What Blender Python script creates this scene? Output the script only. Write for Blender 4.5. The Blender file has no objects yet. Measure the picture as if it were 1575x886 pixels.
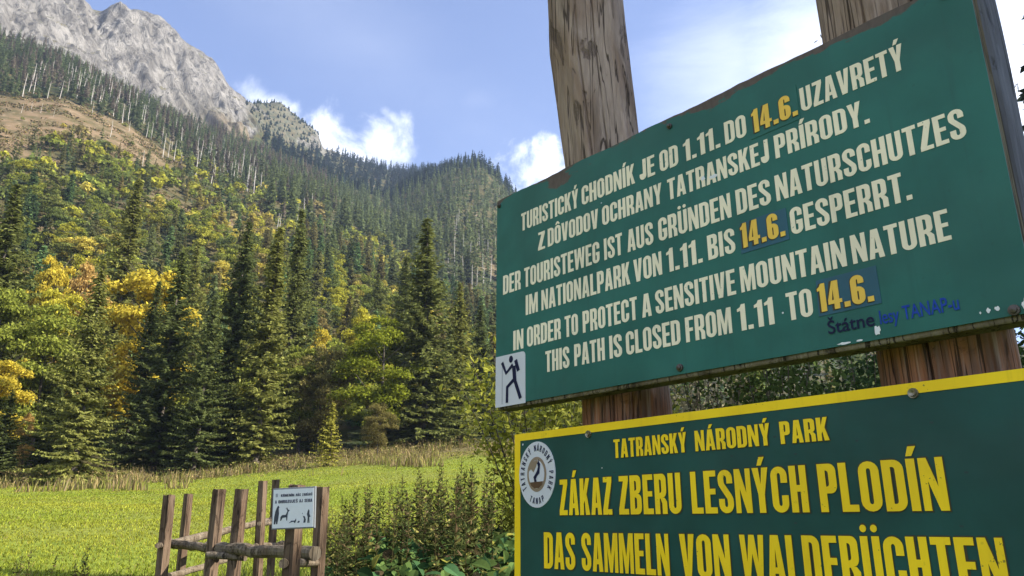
import bpy, math, random
import numpy as np
from mathutils import Vector, Matrix
from mathutils.geometry import tessellate_polygon

R = math.radians
PI = math.pi
random.seed(7)
rng = np.random.default_rng(11)
scene = bpy.context.scene
COL = scene.collection

# ------------------------------------------------------------------ camera
EYE = 1.6
FPX, CX, CY = 1172.75, 787.5, 443.0          # focal length and centre in photo pixels
PITCH, ROLL = 0.30176, 0.00223
cam_d = bpy.data.cameras.new('camera')
cam_d.sensor_width = 36.0
cam_d.lens = FPX / 1575 * 36
cam_d.clip_start = 0.05
cam_d.clip_end = 9000
cam = bpy.data.objects.new('camera', cam_d)
COL.objects.link(cam)
_c, _s = math.cos(PITCH), math.sin(PITCH)
_r0, _f, _u0 = Vector((1, 0, 0)), Vector((0, _c, _s)), Vector((0, -_s, _c))
_r = _r0 * math.cos(ROLL) + _u0 * math.sin(ROLL)
_u = -_r0 * math.sin(ROLL) + _u0 * math.cos(ROLL)
m3 = Matrix((_r, _u, -_f)).transposed()
cam.matrix_world = Matrix.Translation((0, 0, EYE)) @ m3.to_4x4()
scene.camera = cam

# ------------------------------------------------------------------ light
SUN_AZ, SUN_EL = R(101), R(35)                # azimuth measured from +Y towards +X
SUN_DIR = Vector((math.sin(SUN_AZ) * math.cos(SUN_EL), math.cos(SUN_AZ) * math.cos(SUN_EL), math.sin(SUN_EL)))
sun_d = bpy.data.lights.new('sun', 'SUN')
sun_d.energy = 5.0
sun_d.angle = R(0.53)
sun_d.color = (1.0, 0.93, 0.82)
sun = bpy.data.objects.new('sun', sun_d)
COL.objects.link(sun)
sun.rotation_euler = SUN_DIR.to_track_quat('Z', 'Y').to_euler()

scene.view_settings.view_transform = 'Standard'
scene.view_settings.look = 'None'
scene.view_settings.exposure = 1.62
scene.view_settings.gamma = 1
scene.render.engine = 'CYCLES'
scene.cycles.use_denoising = True
scene.cycles.max_bounces = 6
scene.cycles.diffuse_bounces = 3
scene.cycles.transparent_max_bounces = 4
scene.cycles.volume_bounces = 0


def pix_dir(px, py):
    """viewing direction through a pixel of the photograph"""
    d = _r * (px - CX) + _u * (CY - py) + _f * FPX
    return d.normalized()


def az_tan(px, py):
    d = pix_dir(px, py)
    return math.atan2(d.x, d.y), d.z / math.hypot(d.x, d.y)


world = bpy.data.worlds.new('World')
scene.world = world
world.use_nodes = True
wn, wl = world.node_tree.nodes, world.node_tree.links
wn.clear()
w_out = wn.new('ShaderNodeOutputWorld')
w_bg = wn.new('ShaderNodeBackground')
w_bg.inputs['Strength'].default_value = 0.088
sky = wn.new('ShaderNodeTexSky')
sky.sky_type = 'NISHITA'
sky.sun_disc = False
sky.sun_elevation = SUN_EL
sky.sun_rotation = SUN_AZ
sky.altitude = 1000
sky.air_density = 1.0
sky.dust_density = 0.8
sky.ozone_density = 3.0
w_tc = wn.new('ShaderNodeTexCoord')


def wmath(op, a, b=None, c=None):
    n = wn.new('ShaderNodeMath')
    n.operation = op
    for i, v in enumerate((a, b, c)):
        if v is None:
            continue
        if hasattr(v, 'is_linked'):
            wl.new(v, n.inputs[i])
        else:
            n.inputs[i].default_value = v
    return n.outputs[0]


def wnoise(scale, detail, off=(0, 0, 0), stretch=(1, 1, 1)):
    mp = wn.new('ShaderNodeMapping')
    mp.inputs['Location'].default_value = off
    mp.inputs['Scale'].default_value = stretch
    wl.new(w_tc.outputs['Generated'], mp.inputs['Vector'])
    n = wn.new('ShaderNodeTexNoise')
    n.inputs['Scale'].default_value = scale
    n.inputs['Detail'].default_value = detail
    n.inputs['Roughness'].default_value = 0.64
    n.inputs['Distortion'].default_value = 0.35
    wl.new(mp.outputs[0], n.inputs['Vector'])
    return n.outputs[0]


cn_fine = wnoise(17, 9, (3.1, 0.2, 0.7))
cn_wisp = wnoise(3.2, 6, (0.3, 1.7, 5.2), (1, 1, 2.6))


def cloud(px, py, a, b, tilt, soft, noise_amt, noise, peak=1.0, c=None):
    """a cloud round one direction of the sky; a and b are half sizes in radians"""
    c = c or pix_dir(px, py)
    e1 = Vector((c.y, -c.x, 0)).normalized()
    e2 = e1.cross(c).normalized()
    f1 = e1 * math.cos(tilt) + e2 * math.sin(tilt)
    f2 = -e1 * math.sin(tilt) + e2 * math.cos(tilt)
    sub = wn.new('ShaderNodeVectorMath')
    sub.operation = 'SUBTRACT'
    wl.new(w_tc.outputs['Generated'], sub.inputs[0])
    sub.inputs[1].default_value = c
    qs = []
    for e, k in ((f1, a), (f2, b)):
        dt = wn.new('ShaderNodeVectorMath')
        dt.operation = 'DOT_PRODUCT'
        wl.new(sub.outputs[0], dt.inputs[0])
        dt.inputs[1].default_value = e / k
        qs.append(wmath('POWER', wmath('ABSOLUTE', dt.outputs['Value']), 2.0))
    q = wmath('SQRT', wmath('ADD', qs[0], qs[1]))
    val = wmath('ADD', wmath('SUBTRACT', 1.0, q), wmath('MULTIPLY', wmath('SUBTRACT', noise, 0.5), noise_amt))
    mr = wn.new('ShaderNodeMapRange')
    mr.interpolation_type = 'SMOOTHSTEP'
    wl.new(val, mr.inputs['Value'])
    mr.inputs['From Min'].default_value = 0.0
    mr.inputs['From Max'].default_value = soft
    mr.inputs['To Max'].default_value = peak
    return mr.outputs['Result']


def fill_cloud(az, el, a, b, soft, amt, noise):
    """an unseen bright cloud added behind the camera as fill light for the signs"""
    c = Vector((math.sin(az) * math.cos(el), math.cos(az) * math.cos(el), math.sin(el)))
    return cloud(0, 0, a, b, 0.0, soft, amt, noise, 1.0, c)


E1 = 1 / FPX
clouds = [
    cloud(500, 212, 150 * E1, 46 * E1, -0.40, 1.15, 2.8, cn_fine, 0.95),
    cloud(585, 215, 52 * E1, 46 * E1, -0.15, 1.1, 2.8, cn_fine, 0.95),
    cloud(604, 182, 34 * E1, 12 * E1, -0.7, 1.2, 3.0, cn_fine, 0.5),
    cloud(412, 160, 70 * E1, 30 * E1, -0.4, 1.3, 2.6, cn_fine, 0.85),
    cloud(820, 262, 76 * E1, 50 * E1, -0.35, 0.95, 2.8, cn_fine, 1.0),
    cloud(725, 155, 85 * E1, 30 * E1, 0.1, 1.6, 2.2, cn_fine, 0.07),
    cloud(1120, 120, 190 * E1, 160 * E1, 0.5, 1.7, 1.8, cn_wisp, 0.55),
    cloud(1340, 60, 330 * E1, 190 * E1, 0.3, 1.2, 1.4, cn_wisp, 0.78),
    cloud(1560, 150, 240 * E1, 330 * E1, 0.0, 0.9, 1.2, cn_wisp, 0.9),
    fill_cloud(R(205), R(38), 0.75, 0.42, 0.9, 1.6, cn_wisp),  # unseen clouds, added to brighten the shaded sign faces
    fill_cloud(R(258), R(30), 0.70, 0.40, 0.9, 1.6, cn_wisp),
    fill_cloud(R(150), R(45), 0.55, 0.35, 0.9, 1.6, cn_wisp),
    cloud(560, 60, 420 * E1, 120 * E1, -0.5, 1.8, 1.9, cn_wisp, 0.10),
]
mask = clouds[0]
for c_ in clouds[1:]:
    mask = wmath('MAXIMUM', mask, c_)
hs = wn.new('ShaderNodeHueSaturation')
hs.inputs['Hue'].default_value = 0.512
hs.inputs['Saturation'].default_value = 0.96
hs.inputs['Value'].default_value = 1.0
wl.new(sky.outputs[0], hs.inputs['Color'])
mixc = wn.new('ShaderNodeMix')
mixc.data_type = 'RGBA'
wl.new(mask, mixc.inputs[0])
wl.new(hs.outputs[0], mixc.inputs[6])
mixc.inputs[7].default_value = (7.2, 7.35, 7.8, 1)
wl.new(mixc.outputs[2], w_bg.inputs['Color'])
wl.new(w_bg.outputs[0], w_out.inputs['Surface'])


# ------------------------------------------------------------------ small tools
class MB:
    """collects vertices and faces and links them as one mesh"""

    def __init__(self):
        self.v, self.f, self.m, self.n, self.col = [], [], [], 0, []

    def add(self, V, F, mi=0, col=None):
        V = np.asarray(V, dtype=np.float64).reshape(-1, 3)
        F = np.asarray(F, dtype=np.int64)
        if len(F) == 0:
            return
        self.v.append(V)
        self.f.append(F + self.n)
        self.m.append(np.full(len(F), mi, dtype=np.int32))
        if col is not None:
            col = np.asarray(col, dtype=np.float32)
            self.col.append(np.broadcast_to(col, (len(V), 4)) if col.ndim == 1 else col)
        self.n += len(V)

    def mesh(self, name, mats, smooth=False):
        me = bpy.data.meshes.new(name)
        V = np.concatenate(self.v)
        loops = np.concatenate([f.ravel() for f in self.f]).astype(np.int32)
        tot = np.concatenate([np.full(len(f), f.shape[1]) for f in self.f])
        start = np.concatenate(([0], np.cumsum(tot)[:-1])).astype(np.int32)
        me.vertices.add(len(V))
        me.vertices.foreach_set('co', V.astype(np.float32).ravel())
        me.loops.add(len(loops))
        me.loops.foreach_set('vertex_index', loops)
        me.polygons.add(len(tot))
        me.polygons.foreach_set('loop_start', start)
        me.polygons.foreach_set('material_index', np.concatenate(self.m))
        me.polygons.foreach_set('use_smooth', np.full(len(tot), smooth))
        if self.col:
            at = me.attributes.new('tint', 'FLOAT_COLOR', 'POINT')
            at.data.foreach_set('color', np.concatenate(self.col).astype(np.float32).ravel())
        for m in (mats if isinstance(mats, (list, tuple)) else [mats]):
            me.materials.append(m)
        me.update(calc_edges=True)
        return me

    def build(self, name, mats, parent=None, smooth=False):
        return link(name, self.mesh(name, mats, smooth), parent)


def link(name, me, parent=None):
    o = bpy.data.objects.new(name, me)
    COL.objects.link(o)
    if parent:
        o.parent = parent
    return o


def empty(name, loc=(0, 0, 0), rz=0.0):
    o = bpy.data.objects.new(name, None)
    COL.objects.link(o)
    o.location = loc
    o.rotation_euler = (0, 0, rz)
    o.empty_display_size = 0.2
    return o


def tag(o, label, cat, group=None):
    o['label'] = label
    o['category'] = cat
    if group:
        o['group'] = group
    return o


def kind(o, k):
    o['kind'] = k
    return o


def tube(mb, pts, rad, n=8, mi=0, cap=True, col=None, wob=0.0):
    P = np.asarray(pts, float)
    rad = np.broadcast_to(np.asarray(rad, float), (len(P),))
    T = np.gradient(P, axis=0)
    T /= np.linalg.norm(T, axis=1)[:, None] + 1e-12
    ref = np.array([0, 0, 1.0]) if abs(T[0][2]) < 0.8 else np.array([1.0, 0, 0])
    A = np.cross(T, ref)
    A /= np.linalg.norm(A, axis=1)[:, None]
    B = np.cross(T, A)
    th = np.linspace(0, 2 * PI, n, endpoint=False)
    rr = rad[:, None] * (1 + wob * rng.standard_normal((len(P), n)))
    V = P[:, None, :] + rr[..., None] * (np.cos(th)[None, :, None] * A[:, None, :] + np.sin(th)[None, :, None] * B[:, None, :])
    k = len(P)
    i, j = np.meshgrid(np.arange(k - 1), np.arange(n), indexing='ij')
    j2 = (j + 1) % n
    F = np.stack([i * n + j, i * n + j2, (i + 1) * n + j2, (i + 1) * n + j], -1).reshape(-1, 4)
    mb.add(V.reshape(-1, 3), F, mi, col)
    if cap:
        for ring in (V[0][::-1], V[-1]):
            c = ring.mean(0)
            VV = np.vstack([ring, c])
            mb.add(VV, [[a, (a + 1) % n, n] for a in range(n)], mi, col)


def box(mb, x0, x1, y0, y1, z0, z1, mi=0, bev=0.0):
    if bev <= 0:
        V = [(x, y, z) for x in (x0, x1) for y in (y0, y1) for z in (z0, z1)]
        F = [(0, 1, 3, 2), (4, 6, 7, 5), (0, 4, 5, 1), (2, 3, 7, 6), (0, 2, 6, 4), (1, 5, 7, 3)]
        mb.add(V, F, mi)
        return
    import bmesh
    bm = bmesh.new()
    bmesh.ops.create_cube(bm, size=1)
    for v in bm.verts:
        v.co = Vector(((x0 + x1) / 2 + v.co.x * (x1 - x0), (y0 + y1) / 2 + v.co.y * (y1 - y0), (z0 + z1) / 2 + v.co.z * (z1 - z0)))
    bmesh.ops.bevel(bm, geom=list(bm.edges), offset=bev, segments=2, affect='EDGES', profile=0.5)
    bmesh.ops.triangulate(bm, faces=list(bm.faces))
    bm.verts.index_update()
    mb.add([tuple(v.co) for v in bm.verts], [[v.index for v in f.verts] for f in bm.faces], mi)
    bm.free()


def leaves(mb, C, U, W, mi=0, col=None):
    """rhombic leaves: centres C, half-length vectors U, half-width vectors W"""
    n = len(C)
    V = np.stack([C - U, C + W, C + U, C - W], 1).reshape(-1, 3)
    F = np.arange(n * 4).reshape(n, 4)
    mb.add(V, F, mi, None if col is None else np.repeat(col, 4, axis=0))


def leaves6(mb, C, U, W, mi=0, col=None, fold=0.35):
    """oval pointed leaves folded along the midrib"""
    n = len(C)
    N_ = np.cross(U, W)
    N_ /= np.linalg.norm(N_, axis=1)[:, None] + 1e-12
    lift = N_ * np.linalg.norm(W, axis=1)[:, None] * fold
    V = np.stack([C - U, C - 0.35 * U + W * 0.92 + lift, C + 0.35 * U + W * 0.72 + lift, C + U - 0.5 * lift,
                  C + 0.35 * U - W * 0.72 + lift, C - 0.35 * U - W * 0.92 + lift], 1).reshape(-1, 3)
    k = np.arange(n)[:, None] * 6
    F = np.concatenate([k + np.array([[0, 1, 2, 3]]), k + np.array([[0, 3, 4, 5]])])
    mb.add(V, F, mi, None if col is None else np.repeat(col, 6, axis=0))


def leaves_round(mb, C, U, W, mi=0, col=None):
    """broad round-tipped leaves, cupped along the midrib and drooping at the tip"""
    n, st = len(C), np.array([0.0, 0.14, 0.34, 0.58, 0.80, 0.94, 1.0])
    wd = np.array([0.10, 0.72, 1.0, 0.95, 0.66, 0.32, 0.0])
    N_ = np.cross(U, W)
    N_ /= np.linalg.norm(N_, axis=1)[:, None] + 1e-12
    lw = np.linalg.norm(W, axis=1)[:, None]
    rows = []
    for t, w in zip(st, wd):
        mid_ = C + U * (2 * t - 1) - N_ * lw * 0.7 * t ** 2
        up = N_ * lw * 0.30 * w
        rows.append(np.stack([mid_ + W * w + up, mid_, mid_ - W * w + up], 1))
    V = np.stack(rows, 1).reshape(-1, 3)
    m = len(st) * 3
    k = np.arange(n)[:, None] * m
    F = []
    for r in range(len(st) - 1):
        for c in (0, 1):
            a = r * 3 + c
            F.append(k + np.array([[a, a + 1, a + 4, a + 3]]))
    mb.add(V, np.concatenate(F), mi, None if col is None else np.repeat(col, m, axis=0))


def unit(v):
    return v / (np.linalg.norm(v, axis=-1, keepdims=True) + 1e-12)


def rand_dirs(n):
    return unit(rng.standard_normal((n, 3)))


# ------------------------------------------------------------------ noise and terrain
def _hash(i, j, seed):
    h = (i.astype(np.int64) * 374761393 + j.astype(np.int64) * 668265263 + seed * 362437) & 0xffffffff
    h = ((h ^ (h >> 13)) * 1274126177) & 0xffffffff
    return ((h ^ (h >> 16)) & 0xffffff) / float(0xffffff)


def vnoise(x, y, seed=0):
    x, y = np.asarray(x, float), np.asarray(y, float)
    i, j = np.floor(x), np.floor(y)
    fx, fy = x - i, y - j
    fx, fy = fx * fx * fx * (fx * (fx * 6 - 15) + 10), fy * fy * fy * (fy * (fy * 6 - 15) + 10)
    a, b = _hash(i, j, seed), _hash(i + 1, j, seed)
    c, d = _hash(i, j + 1, seed), _hash(i + 1, j + 1, seed)
    return (a * (1 - fx) + b * fx) * (1 - fy) + (c * (1 - fx) + d * fx) * fy


def fbm(x, y, octv=4, seed=0):
    s, a, t = 0, 1, 0
    for k in range(octv):
        s = s + a * vnoise(x * 2 ** k, y * 2 ** k, seed + k * 17)
        t += a
        a *= 0.5
    return s / t


def ridged(x, y, octv=4, seed=0):
    s, a, t = 0, 1, 0
    for k in range(octv):
        s = s + a * (1 - np.abs(2 * vnoise(x * 2 ** k, y * 2 ** k, seed + k * 31) - 1))
        t += a
        a *= 0.52
    return s / t


def sstep(a, b, x):
    t = np.clip((x - a) / (b - a), 0, 1)
    return t * t * (3 - 2 * t)


LAYERS = {
    95: [(-300, 748), (0, 738), (300, 728), (500, 708), (620, 697), (750, 690), (1000, 676), (1300, 660), (1600, 650)],
    150: [(-300, 615), (0, 615), (300, 605), (500, 615), (620, 630), (750, 640), (1000, 640), (1600, 640)],
    240: [(-300, 402), (0, 404), (200, 404), (400, 430), (560, 482), (700, 535), (800, 560), (1000, 590), (1600, 610)],
    380: [(-300, 215), (0, 212), (120, 222), (240, 264), (400, 345), (520, 395), (620, 440), (760, 490), (1000, 545), (1600, 580)],
    460: [(-300, 150), (0, 152), (100, 158), (200, 196), (260, 238), (400, 300), (520, 350), (620, 392), (700, 400), (760, 420), (850, 470), (1000, 520), (1600, 560)],
    580: [(-300, 90), (0, 92), (100, 112), (200, 162), (300, 217), (400, 264), (520, 315), (600, 350), (640, 342), (700, 322), (760, 350), (850, 420), (1000, 500), (1600, 550)],
    720: [(-300, 30), (0, 48), (70, 80), (180, 142), (280, 190), (380, 224), (440, 252), (520, 290), (600, 312), (640, 290), (700, 268), (740, 262), (770, 285), (850, 380), (1000, 480), (1600, 540)],
    880: [(-400, -330), (-100, -170), (0, -90), (60, -45), (100, -22), (128, -6), (144, 16), (156, 20), (170, 12), (190, 12), (250, 32), (290, 72), (330, 98), (350, 132), (385, 168), (410, 202), (440, 235), (520, 282), (600, 302), (640, 284), (700, 262), (735, 258), (770, 284), (850, 380), (1000, 475), (1600, 536)],
    1170: [(-400, -230), (0, 10), (100, 70), (250, 110), (350, 165), (378, 176), (400, 166), (430, 161), (455, 180), (488, 203), (499, 230), (560, 254), (620, 267), (660, 268), (700, 272), (770, 305), (850, 390), (1000, 480), (1600, 540)],
    1500: [(-400, -60), (0, 150), (250, 190), (400, 230), (500, 262), (560, 272), (620, 280), (700, 300), (850, 400), (1000, 490), (1600, 550)],
    3000: [(-400, 200), (0, 300), (400, 340), (620, 350), (1000, 520), (1600, 580)],
}
AZ = np.linspace(R(-50), R(50), 401)
NEAR = [(0.0, 0.0), (2.5, 0.02), (5.0, 0.36), (7.0, 0.58), (10.0, 0.76), (14.0, 0.95)]
ctl_d = [d for d, z in NEAR] + sorted(LAYERS)
ctl_z = np.zeros((len(AZ), len(ctl_d)))
for k, (d, z) in enumerate(NEAR):
    ctl_z[:, k] = z
for k, d in enumerate(sorted(LAYERS)):
    at = sorted(az_tan(x, y) for x, y in LAYERS[d])
    ctl_z[:, len(NEAR) + k] = EYE + d * np.interp(AZ, [a for a, _ in at], [t for _, t in at])
DL = np.concatenate([np.linspace(0, 14, 40)[:-1], np.geomspace(14, 95, 60)[:-1], np.linspace(95, 690, 190)[:-1], np.linspace(690, 920, 160)[:-1],
                     np.linspace(920, 1230, 90)[:-1], np.geomspace(1230, 3000, 30)])


def pchip_rows(xc, Y, xq):
    """monotone cubic interpolation of every row of Y"""
    xc = np.asarray(xc, float)
    h = np.diff(xc)
    dl = np.diff(Y, axis=1) / h
    m = np.zeros_like(Y)
    same = dl[:, :-1] * dl[:, 1:] > 0
    w1, w2 = 2 * h[1:] + h[:-1], h[1:] + 2 * h[:-1]
    with np.errstate(divide='ignore', invalid='ignore'):
        hm = (w1 + w2) / (w1 / dl[:, :-1] + w2 / dl[:, 1:])
    m[:, 1:-1] = np.where(same, hm, 0)
    m[:, 0], m[:, -1] = dl[:, 0], dl[:, -1]
    k = np.clip(np.searchsorted(xc, xq, side='right') - 1, 0, len(xc) - 2)
    t = (xq - xc[k]) / h[k]
    h00, h10, h01, h11 = 2 * t ** 3 - 3 * t ** 2 + 1, t ** 3 - 2 * t ** 2 + t, -2 * t ** 3 + 3 * t ** 2, t ** 3 - t ** 2
    return h00 * Y[:, k] + h10 * h[k] * m[:, k] + h01 * Y[:, k + 1] + h11 * h[k] * m[:, k + 1]


TABLE = pchip_rows(ctl_d, ctl_z, DL)
# where the trees stop below the rock, as a distance for each azimuth
_tl = sorted((az_tan(x, 180)[0], d) for x, d in ((-400, 690), (0, 695), (70, 705), (200, 710), (380, 720), (410, 850), (440, 930), (480, 980), (505, 1040), (540, 1220), (1700, 1220)))
TL_A, TL_D = [a for a, _ in _tl], [d for _, d in _tl]


def zone_rock(az, d):
    tl = np.interp(az, TL_A, TL_D) + 30 * (fbm(az * 40, d * 0.01, 3, 5) - 0.5)
    left = sstep(R(-13.0), R(-15.5), az)
    return sstep(0, 26, d - tl) * (d < 1500) * np.where(az < R(-12), 1, 0), left


def G(x, y):
    x, y = np.asarray(x, float), np.asarray(y, float)
    az, d = np.arctan2(x, y), np.hypot(x, y)
    ia = np.clip((az - AZ[0]) / (AZ[1] - AZ[0]), 0, len(AZ) - 1.001)
    dd = np.clip(d, 0, DL[-1] - 1e-3)
    idd = np.interp(dd, DL, np.arange(len(DL)))
    i0, j0 = np.floor(ia).astype(int), np.clip(np.floor(idd).astype(int), 0, len(DL) - 2)
    fa, fd = ia - i0, idd - j0
    z = (TABLE[i0, j0] * (1 - fa) + TABLE[i0 + 1, j0] * fa) * (1 - fd) + (TABLE[i0, j0 + 1] * (1 - fa) + TABLE[i0 + 1, j0 + 1] * fa) * fd
    back = sstep(R(125), R(65), np.abs(az))
    z = np.where(d > 14, 0.95 + (z - 0.95) * (0.06 + 0.94 * back), z)
    amp = sstep(100, 400, d)
    z = z + amp * 7 * (fbm(x / 60, y / 60, 3, 3) - 0.5) + sstep(4, 25, d) * 0.35 * (fbm(x / 9, y / 9, 3, 9) - 0.5) * (d < 120)
    rock, left = zone_rock(az, d)
    a = az * 870
    ks = 6.0 * (fbm(a / 70, d / 70, 2, 71) - 0.5)
    wp = 14 * (fbm(a / 60, d / 60, 3, 73) - 0.5)
    e1, e2 = a * 0.84 + d * 0.54 + wp, -a * 0.54 + d * 0.84
    rn = (ridged((a + 0.35 * d) / 105 + ks * 0.06, (d - 0.6 * a) / 260, 3, 21) - 0.62) * 26 \
        + (ridged(e1 / 30, e2 / 150, 3, 23) - 0.62) * 34 \
        + (ridged(e1 / 11, e2 / 48, 3, 29) - 0.62) * 14 \
        + (ridged((a - 0.6 * d + wp) / 17, (d + 0.5 * a) / 40, 2, 37) - 0.62) * 9
    z = z + rock * (left * rn + (1 - left) * rn * 0.85) * (1 - 0.6 * sstep(835, 872, d) * left)
    return z


def at(px, py, d):
    """world point at horizontal distance d in the direction of a photo pixel"""
    a, t = az_tan(px, py)
    return Vector((d * math.sin(a), d * math.cos(a), EYE + d * t))


# ------------------------------------------------------------------ materials
def new_mat(name):
    m = bpy.data.materials.new(name)
    m.use_nodes = True
    nt = m.node_tree
    nt.nodes.clear()
    out = nt.nodes.new('ShaderNodeOutputMaterial')
    return m, nt, out


class NB:
    """short-hand for node trees"""

    def __init__(self, nt):
        self.nt = nt

    def n(self, t, **kw):
        node = self.nt.nodes.new(t)
        for k, v in kw.items():
            setattr(node, k, v)
        return node

    def l(self, a, b):
        self.nt.links.new(a, b)

    def math(self, op, a, b=None, clamp=False):
        n = self.n('ShaderNodeMath', operation=op)
        n.use_clamp = clamp
        for i, v in enumerate((a, b)):
            if v is None:
                continue
            if hasattr(v, 'is_linked'):
                self.l(v, n.inputs[i])
            else:
                n.inputs[i].default_value = v
        return n.outputs[0]

    def mix(self, f, a, b, blend='MIX'):
        n = self.n('ShaderNodeMix', data_type='RGBA', blend_type=blend)
        for sock, v in ((n.inputs[0], f), (n.inputs[6], a), (n.inputs[7], b)):
            if hasattr(v, 'is_linked'):
                self.l(v, sock)
            elif isinstance(v, (int, float)):
                sock.default_value = v
            else:
                sock.default_value = (*v[:3], 1)
        return n.outputs[2]

    def coord(self, which='Object', scale=(1, 1, 1), loc=(0, 0, 0), rot=(0, 0, 0)):
        tc = self.n('ShaderNodeTexCoord')
        mp = self.n('ShaderNodeMapping')
        mp.inputs['Scale'].default_value = scale
        mp.inputs['Location'].default_value = loc
        mp.inputs['Rotation'].default_value = rot
        self.l(tc.outputs[which], mp.inputs['Vector'])
        return mp.outputs[0]

    def noise(self, vec, scale, detail=4, rough=0.55, dist=0.0):
        n = self.n('ShaderNodeTexNoise')
        self.l(vec, n.inputs['Vector'])
        n.inputs['Scale'].default_value = scale
        n.inputs['Detail'].default_value = detail
        n.inputs['Roughness'].default_value = rough
        n.inputs['Distortion'].default_value = dist
        return n.outputs[0]

    def ramp(self, v, a, b, lo=0.0, hi=1.0):
        n = self.n('ShaderNodeMapRange', interpolation_type='SMOOTHSTEP')
        self.l(v, n.inputs['Value'])
        for k, x in (('From Min', a), ('From Max', b), ('To Min', lo), ('To Max', hi)):
            n.inputs[k].default_value = x
        return n.outputs['Result']

    def bsdf(self, out, color, rough=0.6, normal=None, spec=0.5, metal=0.0):
        p = self.n('ShaderNodeBsdfPrincipled')
        for k, v in (('Base Color', color), ('Roughness', rough), ('Specular IOR Level', spec), ('Metallic', metal)):
            if hasattr(v, 'is_linked'):
                self.l(v, p.inputs[k])
            elif isinstance(v, (int, float)):
                p.inputs[k].default_value = v
            else:
                p.inputs[k].default_value = (*v[:3], 1)
        if normal is not None:
            self.l(normal, p.inputs['Normal'])
        self.l(p.outputs[0], out.inputs['Surface'])
        return p

    def bump(self, h, strength=0.4, dist=0.01):
        b = self.n('ShaderNodeBump')
        b.inputs['Strength'].default_value = strength
        b.inputs['Distance'].default_value = dist
        self.l(h, b.inputs['Height'])
        return b.outputs[0]


def m_foliage(name, transl=0.35, var=0.5, source='object', hue_var=None):
    """leaves: colour of the object (or of the plant, kept in the mesh), uneven from leaf to leaf"""
    m, nt, out = new_mat(name)
    b = NB(nt)
    if source == 'object':
        col = b.n('ShaderNodeObjectInfo').outputs['Color']
    elif source == 'attr':
        col = b.n('ShaderNodeAttribute', attribute_name='tint').outputs['Color']
    else:
        rgb = b.n('ShaderNodeRGB')
        rgb.outputs[0].default_value = (*source, 1)
        col = rgb.outputs[0]
    rnd = b.n('ShaderNodeNewGeometry').outputs['Random Per Island']
    k = b.math('ADD', b.math('MULTIPLY', rnd, 2 * var), 1 - var)
    kc = b.n('ShaderNodeCombineColor')
    for i in range(3):
        b.l(k, kc.inputs[i])
    col = b.mix(1.0, col, kc.outputs[0], 'MULTIPLY')
    if hue_var:
        r2 = b.math('FRACT', b.math('MULTIPLY', rnd, 7.31))
        col = b.mix(b.ramp(r2, 0.55, 1.0, 0, 0.8), col, hue_var)
    df = b.n('ShaderNodeBsdfDiffuse')
    tr = b.n('ShaderNodeBsdfTranslucent')
    b.l(col, df.inputs[0])
    b.l(col, tr.inputs[0])
    mx = b.n('ShaderNodeMixShader')
    mx.inputs[0].default_value = transl
    b.l(df.outputs[0], mx.inputs[1])
    b.l(tr.outputs[0], mx.inputs[2])
    b.l(mx.outputs[0], out.inputs['Surface'])
    return m


def m_bark(name, c1, c2, scale=6):
    m, nt, out = new_mat(name)
    b = NB(nt)
    v = b.coord('Object', (1, 1, 0.25))
    n = b.noise(v, scale, 4)
    b.bsdf(out, b.mix(b.ramp(n, 0.35, 0.65), c1, c2), 0.9, b.bump(n, 0.5, 0.05))
    return m


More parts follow.
